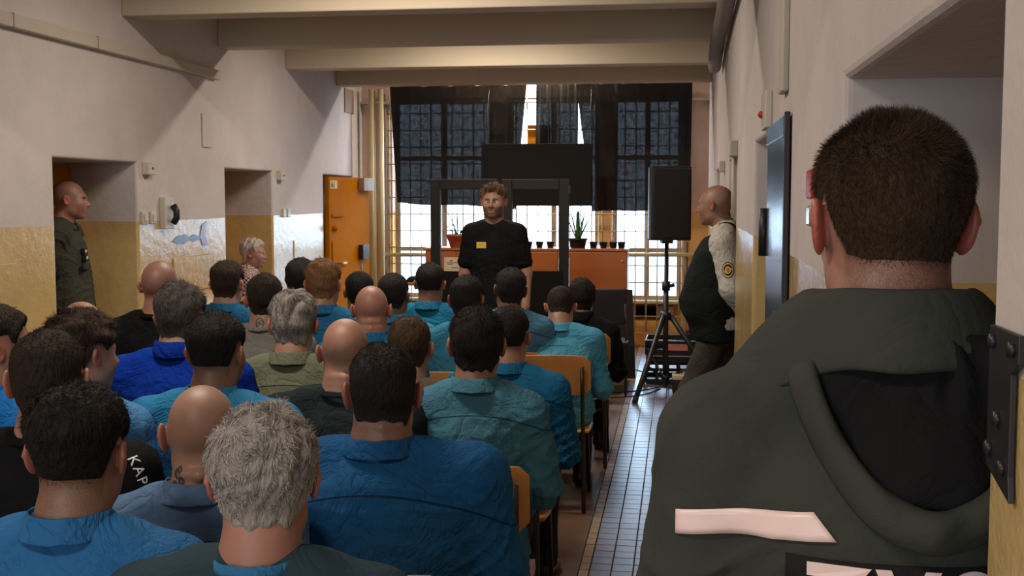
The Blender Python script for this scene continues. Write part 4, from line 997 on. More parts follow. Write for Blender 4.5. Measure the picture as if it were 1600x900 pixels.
    # sleeve crest on the left upper arm (towards the camera)
    cz = N[2]-.235; arm_x = -.285
    sl = [c for c in grd.children if c.name.startswith('shirt')][0]
    from mathutils.bvhtree import BVHTree
    bv = BVHTree.FromPolygons([v.co for v in sl.data.vertices], [q.vertices[:] for q in sl.data.polygons])
    def crest(parent, bv, cy, cz, a, b, direc, origin, name='sleeve_crest'):
        last = None
        for (k0, k1, m_, off) in ((0, 1.0, M['black_cloth'], .003), (.72, .90, M['gold'], .0045), (0, .5, M['gold'], .0045), (0, .22, M['red_plastic'], .006)):
            bm = bmesh.new(); ring = []
            for t in range(25):
                an = 2*PI*t/24; row = []
                for kk in (k0, k1):
                    q = origin(cy+a*kk*math.cos(an), cz+b*kk*math.sin(an)); hit = bv.ray_cast(q, direc); row.append(bm.verts.new((hit[0] if hit[0] else q+direc*.1)-direc*off))
                ring.append(row)
            for a_, b_ in zip(ring, ring[1:]): bm.faces.new((a_[0], b_[0], b_[1], a_[1]))
            o = from_bm(name if last is None else 'crest_ring', bm, m_, parent if last is None else last, True)
            if last is None: last = o
    crest(grd, bv, -.055, cz+.0, .036, .047, Vector((1, 0, 0)), lambda y, z: Vector((-.5, y, z)))
    mktube('epaulette', [(-.10, .02, N[2]+.035), (-.165, .0, zs+.075)], .008, M['gold'], grd, 6)
    mktube('belt', [(.21*math.cos(a), .01+.165*math.sin(a), .985) for a in np.linspace(0, 2*PI, 25)], .014, M['black_shoe'], grd, 6)
# ================================================================ FOREGROUND GUARD (back to the camera)
if not ONLY:
    JK = (.048, .053, .045)
    p = dict(at=(1392, 203, 1.50), pose='stand', yaw=D2(-3), head=(D2(10), D2(3), 0), skin='ruddy', size=1.04, stub=.8, nape=.6, stub_col='brown', h=.0036, hs=.0065,
         hair=dict(col='brown', side=-.0008, minlen=.005, top=.017, n=30000, len=.75, lift=.75, messy=.10, z0=-.06, z1=.11, w=.0007, clump=.35, segs=2, vary=.55, line=-.005, fade=.05),
         shirt=(JK, 'none'), yoke=False, bulk=1.14, sh=.208, slope=.055, lean=.0, fwd=.035, bump=.22, seed=141, pelvis=.95, trousers=(.02, .022, .018), neck=.066, ear=1.12, earred=.8, wide=1.03, fold=.006, trap=.0,
         label='guard seen from behind in a dark grey-green hooded jacket, nearest at the right')
    # jacket instead of a shirt
    top = CAM+ray(1392, 203)*1.5; zs = top.z-.128-.137-.080-.055
    p['arms'] = [[(sx*.208, -.01, zs), (sx*.258, -.0, zs-.26), (sx*.23, .13, zs-.48)] for sx in (-1, 1)]
    p['shirt'] = (JK, 'none'); person.__globals__['_fg'] = True
    names = {'none': 'jacket'}
    fg = person(p); N, hc = p['_N'], p['_hc']
    jk = [c for c in fg.children if c.name.startswith('jacket')][0]
    from mathutils.bvhtree import BVHTree
    bv = BVHTree.FromPolygons([v.co for v in jk.data.vertices], [q.vertices[:] for q in jk.data.polygons])
    def back(x, z, off=.004, hi=.6):
        hit = bv.ray_cast(Vector((x, -.6, z)), Vector((0, 1, 0)))
        return (hit[0] if hit[0] else Vector((x, -.08, z)))-Vector((0, off, 0))
    zN = N[2]
    M['jacket_in'] = cloth_mat('black_hood_lining', (.010, .010, .011), bump=.35)
    jm = p['_shirt']
    # hood hanging open on the back: outer shell (a flattened pouch) with a thick turned rim, black lining inside
    zt = 1.610                                   # height of the neck line at the back
    def Uc(t):                                     # rim path, t from 0 (left shoulder) to 1 (right shoulder)
        a = PI*(1+t); return .130*math.cos(a), .215*math.sin(a)
    def hood_pt(t, k, lift=0):
        x, z = Uc(t); x = x*k*(1.0+.10*(1-abs(math.sin(PI*t)))); z = zt-.035+z*k-.0
        q = back(x, min(z, zN+.0), 0); y = q.y-.018-lift*math.sin(PI*t)**.5
        return Vector((x+.035, y, z))
    n = 48; rows = []
    prof = [(1.24, -.012, 0), (1.22, .008, 0), (1.16, .022, .012), (1.10, .030, .018), (1.02, .034, .018), (.975, .028, .012), (.965, .012, .0), (1.0, -.006, 0)]
    bm = bmesh.new()
    for i in range(n+1):
        t = i/n; row = []
        for k, l, _ in prof:
            q = hood_pt(t, k); e_ = 1-min(1, math.sin(PI*t)*4.0); q.y += .11*e_; l *= 1-e_; wv = .004*math.sin(23*t+9*k)+.003*math.sin(41*t); row.append(bm.verts.new((q.x, q.y-l-wv, q.z)))
        rows.append(row)
    for a, b in zip(rows, rows[1:]):
        for j in range(len(prof)): bm.faces.new((a[j], b[j], b[(j+1) % len(prof)], a[(j+1) % len(prof)]))
    hood = from_bm('hood', bm, jm, fg, True); s = hood.modifiers.new('s', 'SUBSURF'); s.levels = s.render_levels = 1
    bm = bmesh.new(); rows = []
    for i in range(41):
        t = i/40; rows.append([bm.verts.new(hood_pt(t, .02+.98*k/14)-Vector((0, -.11*(1-min(1, math.sin(PI*t)*4.0))+.006+.014*math.sin(PI*k/14)+.004*math.sin(7*t*PI+k*.8)*math.sin(PI*k/14)+.0030*math.sin(31*t+k*.6), 0))) for k in range(15)])
    for a, b in zip(rows, rows[1:]):
        for j in range(14): bm.faces.new((a[j], b[j], b[j+1], a[j+1]))
    ln = from_bm('hood_lining', bm, M['jacket_in'], hood, True); so = ln.modifiers.new('s', 'SOLIDIFY'); so.thickness = .004; so.offset = 1
    # high turned collar, sloping out over the shoulders
    bm = bmesh.new(); rows = []; n = 56
    prof = [(.004, -.03), (.004, .02), (.008, .048), (.015, .056), (.024, .050), (.036, .020), (.045, -.010), (.050, -.026), (.044, -.032), (.030, -.020)]
    for i in range(n+1):
        th = PI/2+2*PI*i/n; ct, sn = math.cos(th), math.sin(th); fr = max(0, sn); sd = abs(ct)**3; row = []
        for dr, dz in prof:
            ou = max(0, (dr-.012)/.035); lf = 1.0+1.3*max(0, -ct)
            x = (.078+dr*(1+.25*sd)+.045*sd*ou*lf)*ct; y = (.080+dr)*sn+.01; z = 1.545+dz*(1+.15*(sn < 0))-.060*fr-.034*sd*ou*lf+.004*math.sin(5*th)*ou
            row.append(bm.verts.new((N[0]+x, N[1]+y, z+.004)))
        rows.append(row)
    for a, b in zip(rows, rows[1:]):
        for j in range(len(prof)): bm.faces.new((a[j], b[j], b[(j+1) % len(prof)], a[(j+1) % len(prof)]))
    bmesh.ops.remove_doubles(bm, verts=bm.verts, dist=.0001)
    co = from_bm('collar', bm, jm, fg, True); s = co.modifiers.new('s', 'SUBSURF'); s.levels = s.render_levels = 1
    # reflective band across the left half of the back
    def patch(name, pts_fn, nu, nv, m_, off, parent=fg):
        bm = bmesh.new(); g = [[bm.verts.new(back(*pts_fn(i/nu, j/nv), off)) for j in range(nv+1)] for i in range(nu+1)]
        for i in range(nu):
            for j in range(nv): bm.faces.new((g[i][j], g[i+1][j], g[i+1][j+1], g[i][j+1]))
        o = from_bm(name, bm, m_, parent, True); so = o.modifiers.new('s', 'SOLIDIFY'); so.thickness = .0015; so.offset = 0; return o
    zb = 1.325
    patch('reflective_band', lambda a, b: (-.262+a*(.165+.026*(1-b)), 1.297+.031*b+.020*a), 24, 4, M['reflective'], .004)
    # big black back panel with pale letters
    patch('back_panel', lambda a, b: (-.128+a*.42, zb-.20+.170*b), 16, 8, M['black_cloth'], .003)
    tc = bpy.data.curves.new('t', 'FONT'); tc.body = 'ZVS'; tc.size = .105; tc.extrude = .0006; tc.offset = .0035; tc.space_character = 1.28
    to = bpy.data.objects.new('tmp', tc); C.objects.link(to); dg = bpy.context.evaluated_depsgraph_get(); dg.update()
    me = bpy.data.meshes.new_from_object(to.evaluated_get(dg)); bpy.data.objects.remove(to); me.materials.clear(); me.materials.append(M['reflective'])
    for v in me.vertices:
        q = back(-.105+v.co.x, zb-.110+v.co.y, .0065+v.co.z); v.co = q
    link(bpy.data.objects.new('back_lettering', me), fg)
    crest(fg, bv, .045, zb+.01, .036, .048, Vector((1, 0, 0)), lambda y, z: Vector((-.7, y, z)))

# ================================================================ STAGE END OF THE CORRIDOR
def W(u, v, d): return CAM+ray(u, v)*d
def yplane(u, v, y):
    r = ray(u, v); t = (y-CAM.y)/r.y; return CAM+r*t
# black cloths over the windows
def curtain(tl, tr, bl, br, y, label, seed, nx=60, nz=34, amp=.022, name='black_curtain'):
    A, B_, Cc, D_ = (yplane(*q, y) for q in (tl, tr, bl, br)); bm = bmesh.new(); g = []; r = random.Random(seed); ph = [r.uniform(0, 6) for _ in range(6)]
    for i in range(nx+1):
        a = i/nx; row = []
        for j in range(nz+1):
            b = j/nz; q = A.lerp(B_, a).lerp(Cc.lerp(D_, a), b)
            sag = .022*abs(math.sin(a*PI*5+ph[0]))**2*(1-b)**6
            q.z -= sag; q.y += amp*(.35+.65*b)*(math.sin(a*38+ph[1]+.8*math.sin(b*3+ph[2]))+.6*math.sin(a*71+ph[3]+b*2)+.35*math.sin(a*17+b*5+ph[4]))
            q.z += .010*math.sin(a*9+ph[5])*b**4; row.append(bm.verts.new(q))
        g.append(row)
    for i in range(nx):
        for j in range(nz): bm.faces.new((g[i][j], g[i+1][j], g[i+1][j+1], g[i][j+1]))
    o = from_bm(name, bm, M['sheer'], None, True); return tag(o, label, 'curtain')
YC = 13.05
curtain((609, 133), (823, 130), (621, 317), (806, 326), YC, 'wide thin black cloth hung over the left window', 1)
curtain((838, 129), (904, 129), (836, 250), (903, 252), YC+.03, 'narrow black cloth strip hung over the middle window', 2, 24)
curtain((900, 129), (1082, 126), (925, 331), (1078, 326), YC-.03, 'wide thin black cloth hung over the right window behind the loudspeaker', 3)
a = yplane(611, 133, YC); b = yplane(1082, 128, YC)
tag(mktube('curtain_cord', [(XL, YC, 2.985), a+Vector((0, 0, .01)), b+Vector((0, 0, .0)), (XR-.02, YC, 2.99)], .006, M['dark_metal']), 'cord stretched under the last beam that carries the black cloths', 'cord')
# dark backdrop board standing behind the frame
def slab(name, u0, v0, u1, v1, y, th, m_, bevel=.004, parent=None, **k):
    A = yplane(u0, v0, y); Bq = yplane(u1, v1, y)
    return mkbox(name, A.x, Bq.x, y, y+th, Bq.z, A.z, m_, parent, bevel, **k)
bd = slab('backdrop_cloth', 752, 225, 924, 322, 12.2, .012, M['black_cloth'])
tag(bd, 'black rectangular cloth panel hung behind the stage frame', 'cloth panel')
for u in (756, 920):
    q = yplane(u, 226, 12.206); mktube('hanging_string', [q, (q.x, q.y+.4, 2.93)], .003, M['dark_metal'], bd, 6)
# stage frames: two hinged black wooden leaves with cloth below
YF = 9.75
def leaf(u0, u1, label, ang=0, uc0=None):
    A = yplane(u0, 280, YF); Bq = yplane(u1, 280, YF); w = Bq.x-A.x; zt = A.z
    t = empty('stage_frame', (A.x, YF, 0), ang, label=label, cat='stage frame')
    mkbox('post', 0, .085, 0, .045, 0, zt, M['black_wood'], t); mkbox('post', w-.085, w, 0, .045, 0, zt, M['black_wood'], t)
    mkbox('top_rail', .085, w-.085, .002, .043, zt-.088, zt, M['black_wood'], t); mkbox('bottom_rail', .085, w-.085, .002, .043, .0, .07, M['black_wood'], t)
    zc = yplane(u0, 425, YF).z; mkbox('middle_rail', .085, w-.085, .004, .041, zc-.05, zc, M['black_wood'], t)
    mkbox('cloth_panel', .05, w-.05, -.008, -.001, .05, zc+.01, M['black_cloth'], t)
    for z in (zt-.12, .5): mkbox('hinge', w-.012, w+.012, -.006, .0, z, z+.07, M['dark_metal'], t, .001)
    return t
leaf(672, 777, 'left leaf of the black wooden stage frame behind the presenter', D2(-4))
leaf(784, 889, 'right leaf of the black wooden stage frame beside the snake plant', D2(3))
# cabinets ---------------------------------------------------------
YK = 11.9; zc = 1.195
def cab(u0, u1, label, doors=2, y=YK, ztop=zc):
    x0, x1 = yplane(u0, 395, y).x, yplane(u1, 395, y).x
    t = empty('cabinet', ((x0+x1)/2, y+.22, 0), label=label, cat='cabinet'); w = (x1-x0)/2
    mkbox('body', -w, w, -.20, .22, .0, ztop-.025, M['cabinet'], t); mkbox('top', -w-.008, w+.008, -.225, .225, ztop-.025, ztop, M['cabinet'], t)
    mkbox('plinth', -w+.02, w-.02, -.206, -.18, 0, .07, M['black_wood'], t)
    dw = 2*w/doors
    for k in range(doors):
        d = mkbox('door', -w+dw*k+.006, -w+dw*(k+1)-.006, -.220, -.201, .08, ztop-.035, M['cabinet'], t, .003)
        kx = -w+dw*k+(.05 if k % 2 else dw-.05)
        bm = bmesh.new(); bmesh.ops.create_uvsphere(bm, u_segments=10, v_segments=6, radius=.012, matrix=Matrix.Translation((kx, -.232, ztop-.12))); from_bm('knob', bm, M['cream_metal'], d, True)
    return t, x0, x1
t1, a0, a1 = cab(664, 762, 'orange-brown cabinet on the left with two yellowed sheets on its door', 2)
t2, b0, b1 = cab(764, 872, 'orange-brown cabinet in the middle behind the right leaf of the stage frame', 2)
t3, c0, c1 = cab(889, 980, 'orange-brown cabinet at the right end beside the barred window', 1)
mid = (a0+a1)/2
sx0 = yplane(694, 402, YK).x-mid; sx1 = yplane(745, 402, YK).x-mid; sz = yplane(700, 402, YK).z
for k in range(2):
    w_ = (sx1-sx0)/2; sh = mkbox('paper_sheet', sx0+w_*k, sx0+w_*(k+1)-.004, -.224, -.221, sz-.175, sz, M['paper'], t1, 0)
    bm = bmesh.new()
    for (zz, f0, f1) in ((-.06, .15, .9), (-.075, .2, .6), (-.11, .45, .9)): box(bm, sx0+w_*(k+f0), sx0+w_*(k+f1)-.01, -.2252, -.2242, sz+zz, sz+zz+.006)
    from_bm('writing', bm, M['ink'], sh)
# pots and plants on the cabinets
def pot(bm, r0, r1, h, c): lathe(bm, [(r0*.98, 0), (r0, .002), (r1, h*.85), (r1*1.08, h*.85), (r1*1.08, h), (r1*.95, h), (r1*.9, h*.9)], 18, c)
def plant(u, name, label, r0, r1, h, m_, leaves, y=YK+.2):
    q = yplane(u, 390, y); t = empty(name, (q.x, y, zc), label=label, cat='plant pot' if not leaves else 'plant')
    bm = bmesh.new(); pot(bm, r0, r1, h, (0, 0, 0)); from_bm('pot', bm, m_, t, True)
    bm = bmesh.new(); lathe(bm, [(r1*.92, h*.88), (r1*.4, h*.93), (.002, h*.94)], 14); from_bm('soil', bm, M['soil'], t, True)
    return t
def blade(L, wd, lean, az, z0, curve=.5, base=.0, n=8, twist=0):
    bm = bmesh.new(); rows = []
    for i in range(n+1):
        s = i/n; r_ = base+L*(lean*s+curve*s*s*lean); z = z0+L*(s-.35*curve*lean*s*s); ww = wd*(.55+.9*s)*(1-s**2.2)+.001 if s < 1 else .0008
        c, sn = math.cos(az), math.sin(az); px, py = -sn, c
        rows.append([bm.verts.new((c*r_+px*k*ww, sn*r_+py*k*ww, z-abs(k)*ww*.0)) for k in (-1, 0, 1)]); rows[-1][1].co += Vector((c, sn, 0))*ww*.35
    for a, b in zip(rows, rows[1:]):
        for k in range(2): bm.faces.new((a[k], a[k+1], b[k+1], b[k]))
    return bm
t = plant(716, 'spiky_plant', 'thin-leaved plant in a terracotta planter at the left end of the cabinets', .085, .125, .135, M['terracotta'], True)
rr = random.Random(3)
for k in range(26):
    big = k < 6
    o = from_bm('leaf', blade(rr.uniform(.26, .36) if big else rr.uniform(.06, .14), .007 if big else .004, rr.uniform(.1, .5) if big else rr.uniform(.4, 1), rr.uniform(0, 6.28), .11, .8 if big else .5, rr.uniform(0, .06)), M['leaf'], t, True)
    s = o.modifiers.new('s', 'SOLIDIFY'); s.thickness = .002
t = plant(903, 'snake_plant', 'snake plant with upright pointed leaves on the right cabinet', .075, .095, .10, M['dark_metal'], True)
for k, (az, L, ln) in enumerate([(0.2, .30, .16), (1.5, .34, .05), (2.8, .30, .18), (3.6, .22, .35), (5.9, .24, .38), (4.6, .32, .08), (.9, .26, .22)]):
    o = from_bm('leaf', blade(L, .021, ln, az, .08, .3, .015, twist=1), M['leaf'], t, True); s = o.modifiers.new('s', 'SOLIDIFY'); s.thickness = .004
for u, where in ((826, 'small black pot left of the pair behind the presenter'), (843, 'small black pot just right of the presenter'), (860, 'small black pot left of the frame post'), (927, 'small black pot beside the snake plant'),
                 (943, 'small black pot in the middle of the right cabinet'), (958, 'small black pot second from the right end'), (971, 'small black pot at the right end of the cabinets')):
    t = plant(u, 'seedling_pot', where, .030, .042, .065, M['black_plastic'], False)
    for k in range(3): o = from_bm('sprout', blade(rr.uniform(.02, .035), .003, .5, rr.uniform(0, 6.28), .056, .5, .005, 4), M['leaf'], t, True)
# glass bottles between the pots
for u, where in ((850, 'small clear glass between the two pots right of the presenter'), (935, 'small clear glass between the pots on the right cabinet')):
    q = yplane(u, 390, YK+.12); bm = bmesh.new(); lathe(bm, [(.018, 0), (.019, .05), (.010, .07), (.009, .09)], 12); o = from_bm('drinking_glass', bm, M['glass'], None, True); o.location = (q.x, YK+.12, zc); tag(o, where, 'glass')
# leaning black board and empty black chair
q0 = Vector((-.74, 10.95, 0)); bw = .47
bdm = Matrix.Translation((-.62, 10.95, 0)) @ Matrix.Rotation(D2(14), 4, 'Z') @ Matrix.Rotation(D2(-12), 4, 'X')
bb = mkbox('leaning_board', -.24, .24, 0, .015, 0, .86, M['black_wood'], None, .002, bdm); tag(bb, 'black board leaning against the right cabinet', 'board')
mkbox('board_edge', -.24, .24, -.004, .019, 0.0, .012, M['paper'], bb, 0, bdm)
def black_chair(x, y, rz, label):
    t = empty('black_chair', (x, y, 0), rz, label=label, cat='chair')
    bm = bmesh.new(); box(bm, -.20, .20, -.235, -.205, .62, .93); from_bm('backrest', bm, M['black_plastic'], t, bevel=.035, seg=4)
    bm = bmesh.new(); box(bm, -.21, .21, -.20, .22, .42, .46); from_bm('seat', bm, M['black_plastic'], t, bevel=.018, seg=3)
    for sx in (-1, 1):
        mktube('back_leg', [(sx*.20, -.25, 0), (sx*.20, -.18, .42), (sx*.19, -.245, .80)], .011, M['dark_metal'], t)
        mktube('front_leg', [(sx*.20, .22, 0), (sx*.20, .18, .42)], .011, M['dark_metal'], t)
    mkbox('steel_clip', .185, .215, -.20, -.17, .455, .475, M['silver'], t)
    return t
q = W(946, 460, 10.3); black_chair(q.x-.02, q.y+.05, D2(3), 'empty black padded chair in front of the leaning board')
q = W(655, 452, 9.0)
# loudspeaker on tripod ------------------------------------------------
sp = W(1042, 320, 10.25); sx_, sy_ = sp.x, sp.y
t = empty('speaker_stand', (sx_, sy_, 0), label='black tripod stand under the loudspeaker', cat='speaker stand')
mktube('pole', [(0, 0, .05), (0, 0, 1.40)], .017, M['black_plastic'], t, 12)
mktube('outer_tube', [(0, 0, .06), (0, 0, .95)], .024, M['black_plastic'], t, 12)
mktube('collar', [(0, 0, .90), (0, 0, .98)], .036, M['black_plastic'], t, 12); mktube('knob', [(.03, 0, .94), (.075, 0, .95)], .016, M['black_plastic'], t, 10)
mktube('hub', [(0, 0, .64), (0, 0, .71)], .05, M['black_plastic'], t, 12); mktube('lower_hub', [(0, 0, .10), (0, 0, .15)], .034, M['black_plastic'], t, 12)
for a in (248, 352, 115):
    c, s = math.cos(D2(a)), math.sin(D2(a)); R_ = .64 if a == 248 else .50
    l = mktube('leg', [(c*.04, s*.04, .68), (c*R_, s*R_, .02)], .023, M['black_plastic'], t, 8)
    mktube('rubber_foot', [(c*(R_-.02), s*(R_-.02), .05), (c*(R_+.01), s*(R_+.01), .0)], .026, M['black_plastic'], l, 8)
    mktube('brace', [(c*.03, s*.03, .125), (c*R_*.62, s*R_*.62, .28)], .011, M['black_plastic'], t, 6)
# cabinet of the speaker
A = W(1008, 263, 10.2); Bq = W(1072, 378, 10.2)
rz = D2(14)
t = empty('loudspeaker', (sx_, sy_, 1.345), rz, label='black loudspeaker on the tripod in front of the right window', cat='loudspeaker')
bm = bmesh.new(); h = .64
pr = [(-.175, -.17), (.175, -.17), (.185, -.12), (.13, .17), (-.13, .17), (-.185, -.12)]
vb = [bm.verts.new((x, y, 0)) for x, y in pr]; vt = [bm.verts.new((x, y, h)) for x, y in pr]
bm.faces.new(vb[::-1]); bm.faces.new(vt)
for i in range(6): bm.faces.new((vb[i], vb[(i+1) % 6], vt[(i+1) % 6], vt[i]))
from_bm('speaker_box', bm, M['black_plastic'], t, bevel=.012, seg=3)
M['mesh'] = mat('perforated_metal', (.006, .006, .007), .55, .5, 300, .6, 400)
mkbox('grille', -.16, .16, -.182, -.170, .02, h-.02, M['mesh'], t, .006)
mkbox('handle', .165, .185, -.05, .07, .28, .40, M['dark_metal'], t, .008); mkbox('mount', -.05, .05, -.05, .05, -.03, 0, M['dark_metal'], t)
# crates behind the stand
q = W(1075, 570, 10.9); cx, cyy = q.x-.09, q.y+.05
def crate(x, y, z, rz, label, w=.30, d=.22, h=.27):
    t = empty('crate', (x, y, z), rz, label=label, cat='crate')
    mkbox('bottom', -w, w, -d, d, 0, .012, M['black_plastic'], t)
    for k, (x0, x1, y0, y1) in enumerate(((-w, w, -d, -d+.012), (-w, w, d-.012, d), (-w, -w+.012, -d, d), (w-.012, w, -d, d))):
        bm = bmesh.new(); ho = x1-x0 > .1
        box(bm, x0, x1, y0, y1, .012, .05); box(bm, x0, x1, y0, y1, h-.07, h); box(bm, x0, x1, y0, y1, h*.45, h*.45+.03)
        L0, L1 = (x0, x1) if ho else (y0, y1); nn = 6
        for i in range(nn+1):
            c_ = L0+(L1-L0)*i/nn; e = .012
            if ho: box(bm, max(x0, c_-e), min(x1, c_+e), y0, y1, .05, h-.07)
            else: box(bm, x0, x1, max(y0, c_-e), min(y1, c_+e), .05, h-.07)
        from_bm('lattice_side', bm, M['black_plastic'], t, bevel=.002)
    mkbox('rim', -w-.006, w+.006, -d-.006, -d, h-.012, h, M['silver'], t, .001)
    return t
crate(cx, cyy, 0, .03, 'lower black plastic lattice crate behind the speaker stand')
ct = crate(cx, cyy+.01, .271, -.02, 'upper black plastic crate with a pink label', h=.14)
mkbox('pink_label', -.09, .09, -.2225, -.2205, .045, .105, M['pink_label'], ct, 0)
q = W(1065, 610, 10.2)
cb = empty('small_box', (q.x+.02, q.y+.1, 0), .05, label='small dark box with a pale top at the foot of the crates', cat='box'); mkbox('box_body', -.10, .10, -.08, .08, 0, .13, M['black_wood'], cb); mkbox('lid', -.102, .102, -.082, .082, .13, .165, M['paper'], cb)
# cables on the floor
def cable(pts, label, r=.005):
    P = [Vector(q) for q in pts]; out = []
    for i in range(len(P)-1):
        p0, p1, p2, p3 = P[max(i-1, 0)], P[i], P[i+1], P[min(i+2, len(P)-1)]
        for s in range(8):
            t_ = s/8; out.append(.5*((2*p1)+(-p0+p2)*t_+(2*p0-5*p1+4*p2-p3)*t_*t_+(-p0+3*p1-3*p2+p3)*t_**3))
    out.append(P[-1]); return tag(mktube('cable', out, r, M['black_plastic'], n=6), label, 'cable')
cable([(-1.2, 10.4, .006), (-.7, 10.2, .006), (-.35, 10.35, .006), (-.12, 10.6, .006), (.0, 10.45, .006)], 'black cable running from the left towards the speaker stand')
cable([(-.45, 11.7, .006), (-.25, 11.3, .006), (-.2, 10.9, .006), (-.15, 10.65, .006)], 'black cable curling from the window to the speaker stand')
cable([(-1.1, 10.0, .006), (-.6, 9.95, .006), (-.3, 10.15, .006), (-.15, 10.5, .006)], 'second black cable nearer to the chairs')
# thin hanging wire on the right pier
tag(mktube('wall_wire', [(.10, YE-.012, 1.2), (.10, YE-.012, .75), (.125, YE-.012, .68), (.15, YE-.012, .76), (.12, YE-.012, .80)], .004, M['dark_metal'], n=6), 'looped dark wire on the yellow pier right of the window', 'wire')

# ================================================================ FITTINGS ON THE WALLS
# open door with number
dA, dB = Vector((-3.665, 12.02, 0)), Vector((-3.47, 12.93, 0)); dv = (dB-dA); L_ = dv.length; an = math.atan2(dv.y, dv.x)
dr = empty('door_6', (dA.x, dA.y, .01), an, kind='structure')
mkbox('door_leaf', 0, L_, 0, .05, 0, 1.925, M['orange_door'], dr, .005)
Mf = -.004
mkbox('closer_box', L_*.72, L_*.98, -.07, Mf+.004, 1.78, 1.92, M['window_frame'], dr, .004)
mkbox('number_plate', .02, .17, -.008, 0, 1.80, 1.885, M['paper'], dr, .001)
tc = bpy.data.curves.new('t', 'FONT'); tc.body = '61'; tc.size = .085; tc.extrude = .001; tc.offset = .001
to = bpy.data.objects.new('tmp', tc); C.objects.link(to); dg = bpy.context.evaluated_depsgraph_get(); dg.update()
me = bpy.data.meshes.new_from_object(to.evaluated_get(dg)); bpy.data.objects.remove(to); me.materials.clear(); me.materials.append(M['ink'])
me.transform(Matrix.Translation((.035, -.0095, 1.812)) @ Matrix.Rotation(PI/2, 4, 'X')); link(bpy.data.objects.new('door_number', me), dr)
mkbox('lock_box', L_*.70, L_*.86, -.06, 0, 1.02, 1.18, M['dark_metal'], dr, .006); mkbox('keyhole_plate', L_*.76, L_*.80, -.006, 0, .90, .97, M['dark_metal'], dr, .002)
mkbox('food_hatch', .05, .32, -.014, 0, 1.0, 1.24, M['orange_door'], dr, .004); mkbox('bolt', .05, .30, -.02, 0, 1.50, 1.525, M['orange_door'], dr, .004)
bm = bmesh.new(); bmesh.ops.create_uvsphere(bm, u_segments=12, v_segments=8, radius=.035, matrix=Matrix.Translation((.10, -.012, 1.38))); from_bm('peephole', bm, M['orange_door'], dr, True)
mkbox('bolt_knob', .25, .34, -.03, 0, .985, 1.01, M['cream_metal'], dr, .004)
# pipes in the left corner
for x, r, w_ in ((-3.53, .040, 'left'), (-3.425, .034, 'right')):
    tag(mktube('riser_pipe', [(x, 13.30, 0), (x, 13.30, 2.96)], r, M['cream_metal'], n=14), w_+' of the two tall cream pipes in the left window corner', 'pipe')
tag(mktube('thin_wire', [(-3.61, 13.2, 1.62), (-3.575, 13.2, 1.6), (-3.57, 13.2, 1.2), (-3.575, 13.2, .9), (-3.58, 13.2, .0)], .004, M['dark_metal'], n=6), 'dark wire hanging beside the left cream pipe', 'wire')
def onleft(name, y0, y1, z0, z1, th, m_, label, cat, parent=None, bevel=.006, x=0):
    return mkbox(name, XL+x, XL+x+th, y0, y1, z0, z1, m_, parent, bevel, **({'label': label, 'cat': cat} if label else {}))
for y, z, wh in ((7.80, 1.92, 'first'), (10.55, 1.92, 'second')):
    s = onleft('sensor_box', y-.06, y+.06, z-.045, z+.045, .05, M['white_plastic'], 'small pale box with a red light beside the '+wh+' left niche', 'sensor box')
    bm = bmesh.new(); bmesh.ops.create_uvsphere(bm, u_segments=8, v_segments=6, radius=.010, matrix=Matrix.Translation((XL+.052, y, z))); from_bm('red_light', bm, M['red_plastic'], s, True)
for y, wh in ((7.735, 'left of the pair of pale switches by the first niche'), (7.87, 'right of the pair of pale switches by the first niche')):
    s = onleft('light_switch', y-.045, y+.045, 1.53, 1.62, .022, M['white_plastic'], wh, 'switch'); onleft('rocker', y-.026, y+.026, 1.548, 1.602, .008, M['white_plastic'], None, None, s, .003, .022)
ic = onleft('intercom', 8.0, 8.15, 1.49, 1.72, .045, M['white_plastic'], 'beige wall intercom with a black handset', 'intercom')
mktube('handset', [(XL+.06, 8.10, 1.66), (XL+.085, 8.10, 1.62), (XL+.085, 8.10, 1.57), (XL+.06, 8.10, 1.53)], .024, M['black_plastic'], ic, 10)
for y, wh in ((10.66, 'left of the small switches by the second niche'), (10.78, 'right of the small switches by the second niche')):
    onleft('light_switch', y-.04, y+.04, 1.53, 1.61, .022, M['white_plastic'], wh, 'switch')
M['hatch'] = mat('hatch_yellow_paint', (.60, .40, .125), .18, .1, 6, .3, 30)
hp_ = onleft('access_hatch', 8.20, 8.92, 1.0, 1.27, .012, M['wall'], 'yellow painted rectangular hatch on the left wall above the radiator', 'hatch')
onleft('access_hatch', 5.75, 6.13, 1.10, 1.35, .008, M['wall'], 'yellow painted hatch at the left edge of the picture', 'hatch')
onleft('access_hatch', 10.95, 11.6, 1.05, 1.30, .008, M['wall'], 'yellow painted hatch on the wall before the orange door', 'hatch')
onleft('conduit_cover', 8.78, 8.96, 2.11, 2.375, .012, M['wall'], 'pale access cover high on the left wall', 'cover')
onleft('vent_plate', 12.75, 13.1, 2.66, 2.93, .015, M['window_frame'], 'brown vent plate high beside the last beam', 'vent')
rd = empty('radiator', (XL, 8.75, 0), label='dark ribbed radiator on the left wall under the hatch', cat='radiator')
for k in range(14): mkbox('rib', .03, .14, -.46+.066*k, -.46+.066*k+.05, .22, .84, M['dark_metal'], rd, .012)
mkbox('shelf', 0, .19, -.50, .50, .875, .90, M['hatch'], rd, .004); mkbox('feed_pipe', 0, .12, -.47, -.44, .26, .29, M['cream_metal'], rd, .004)
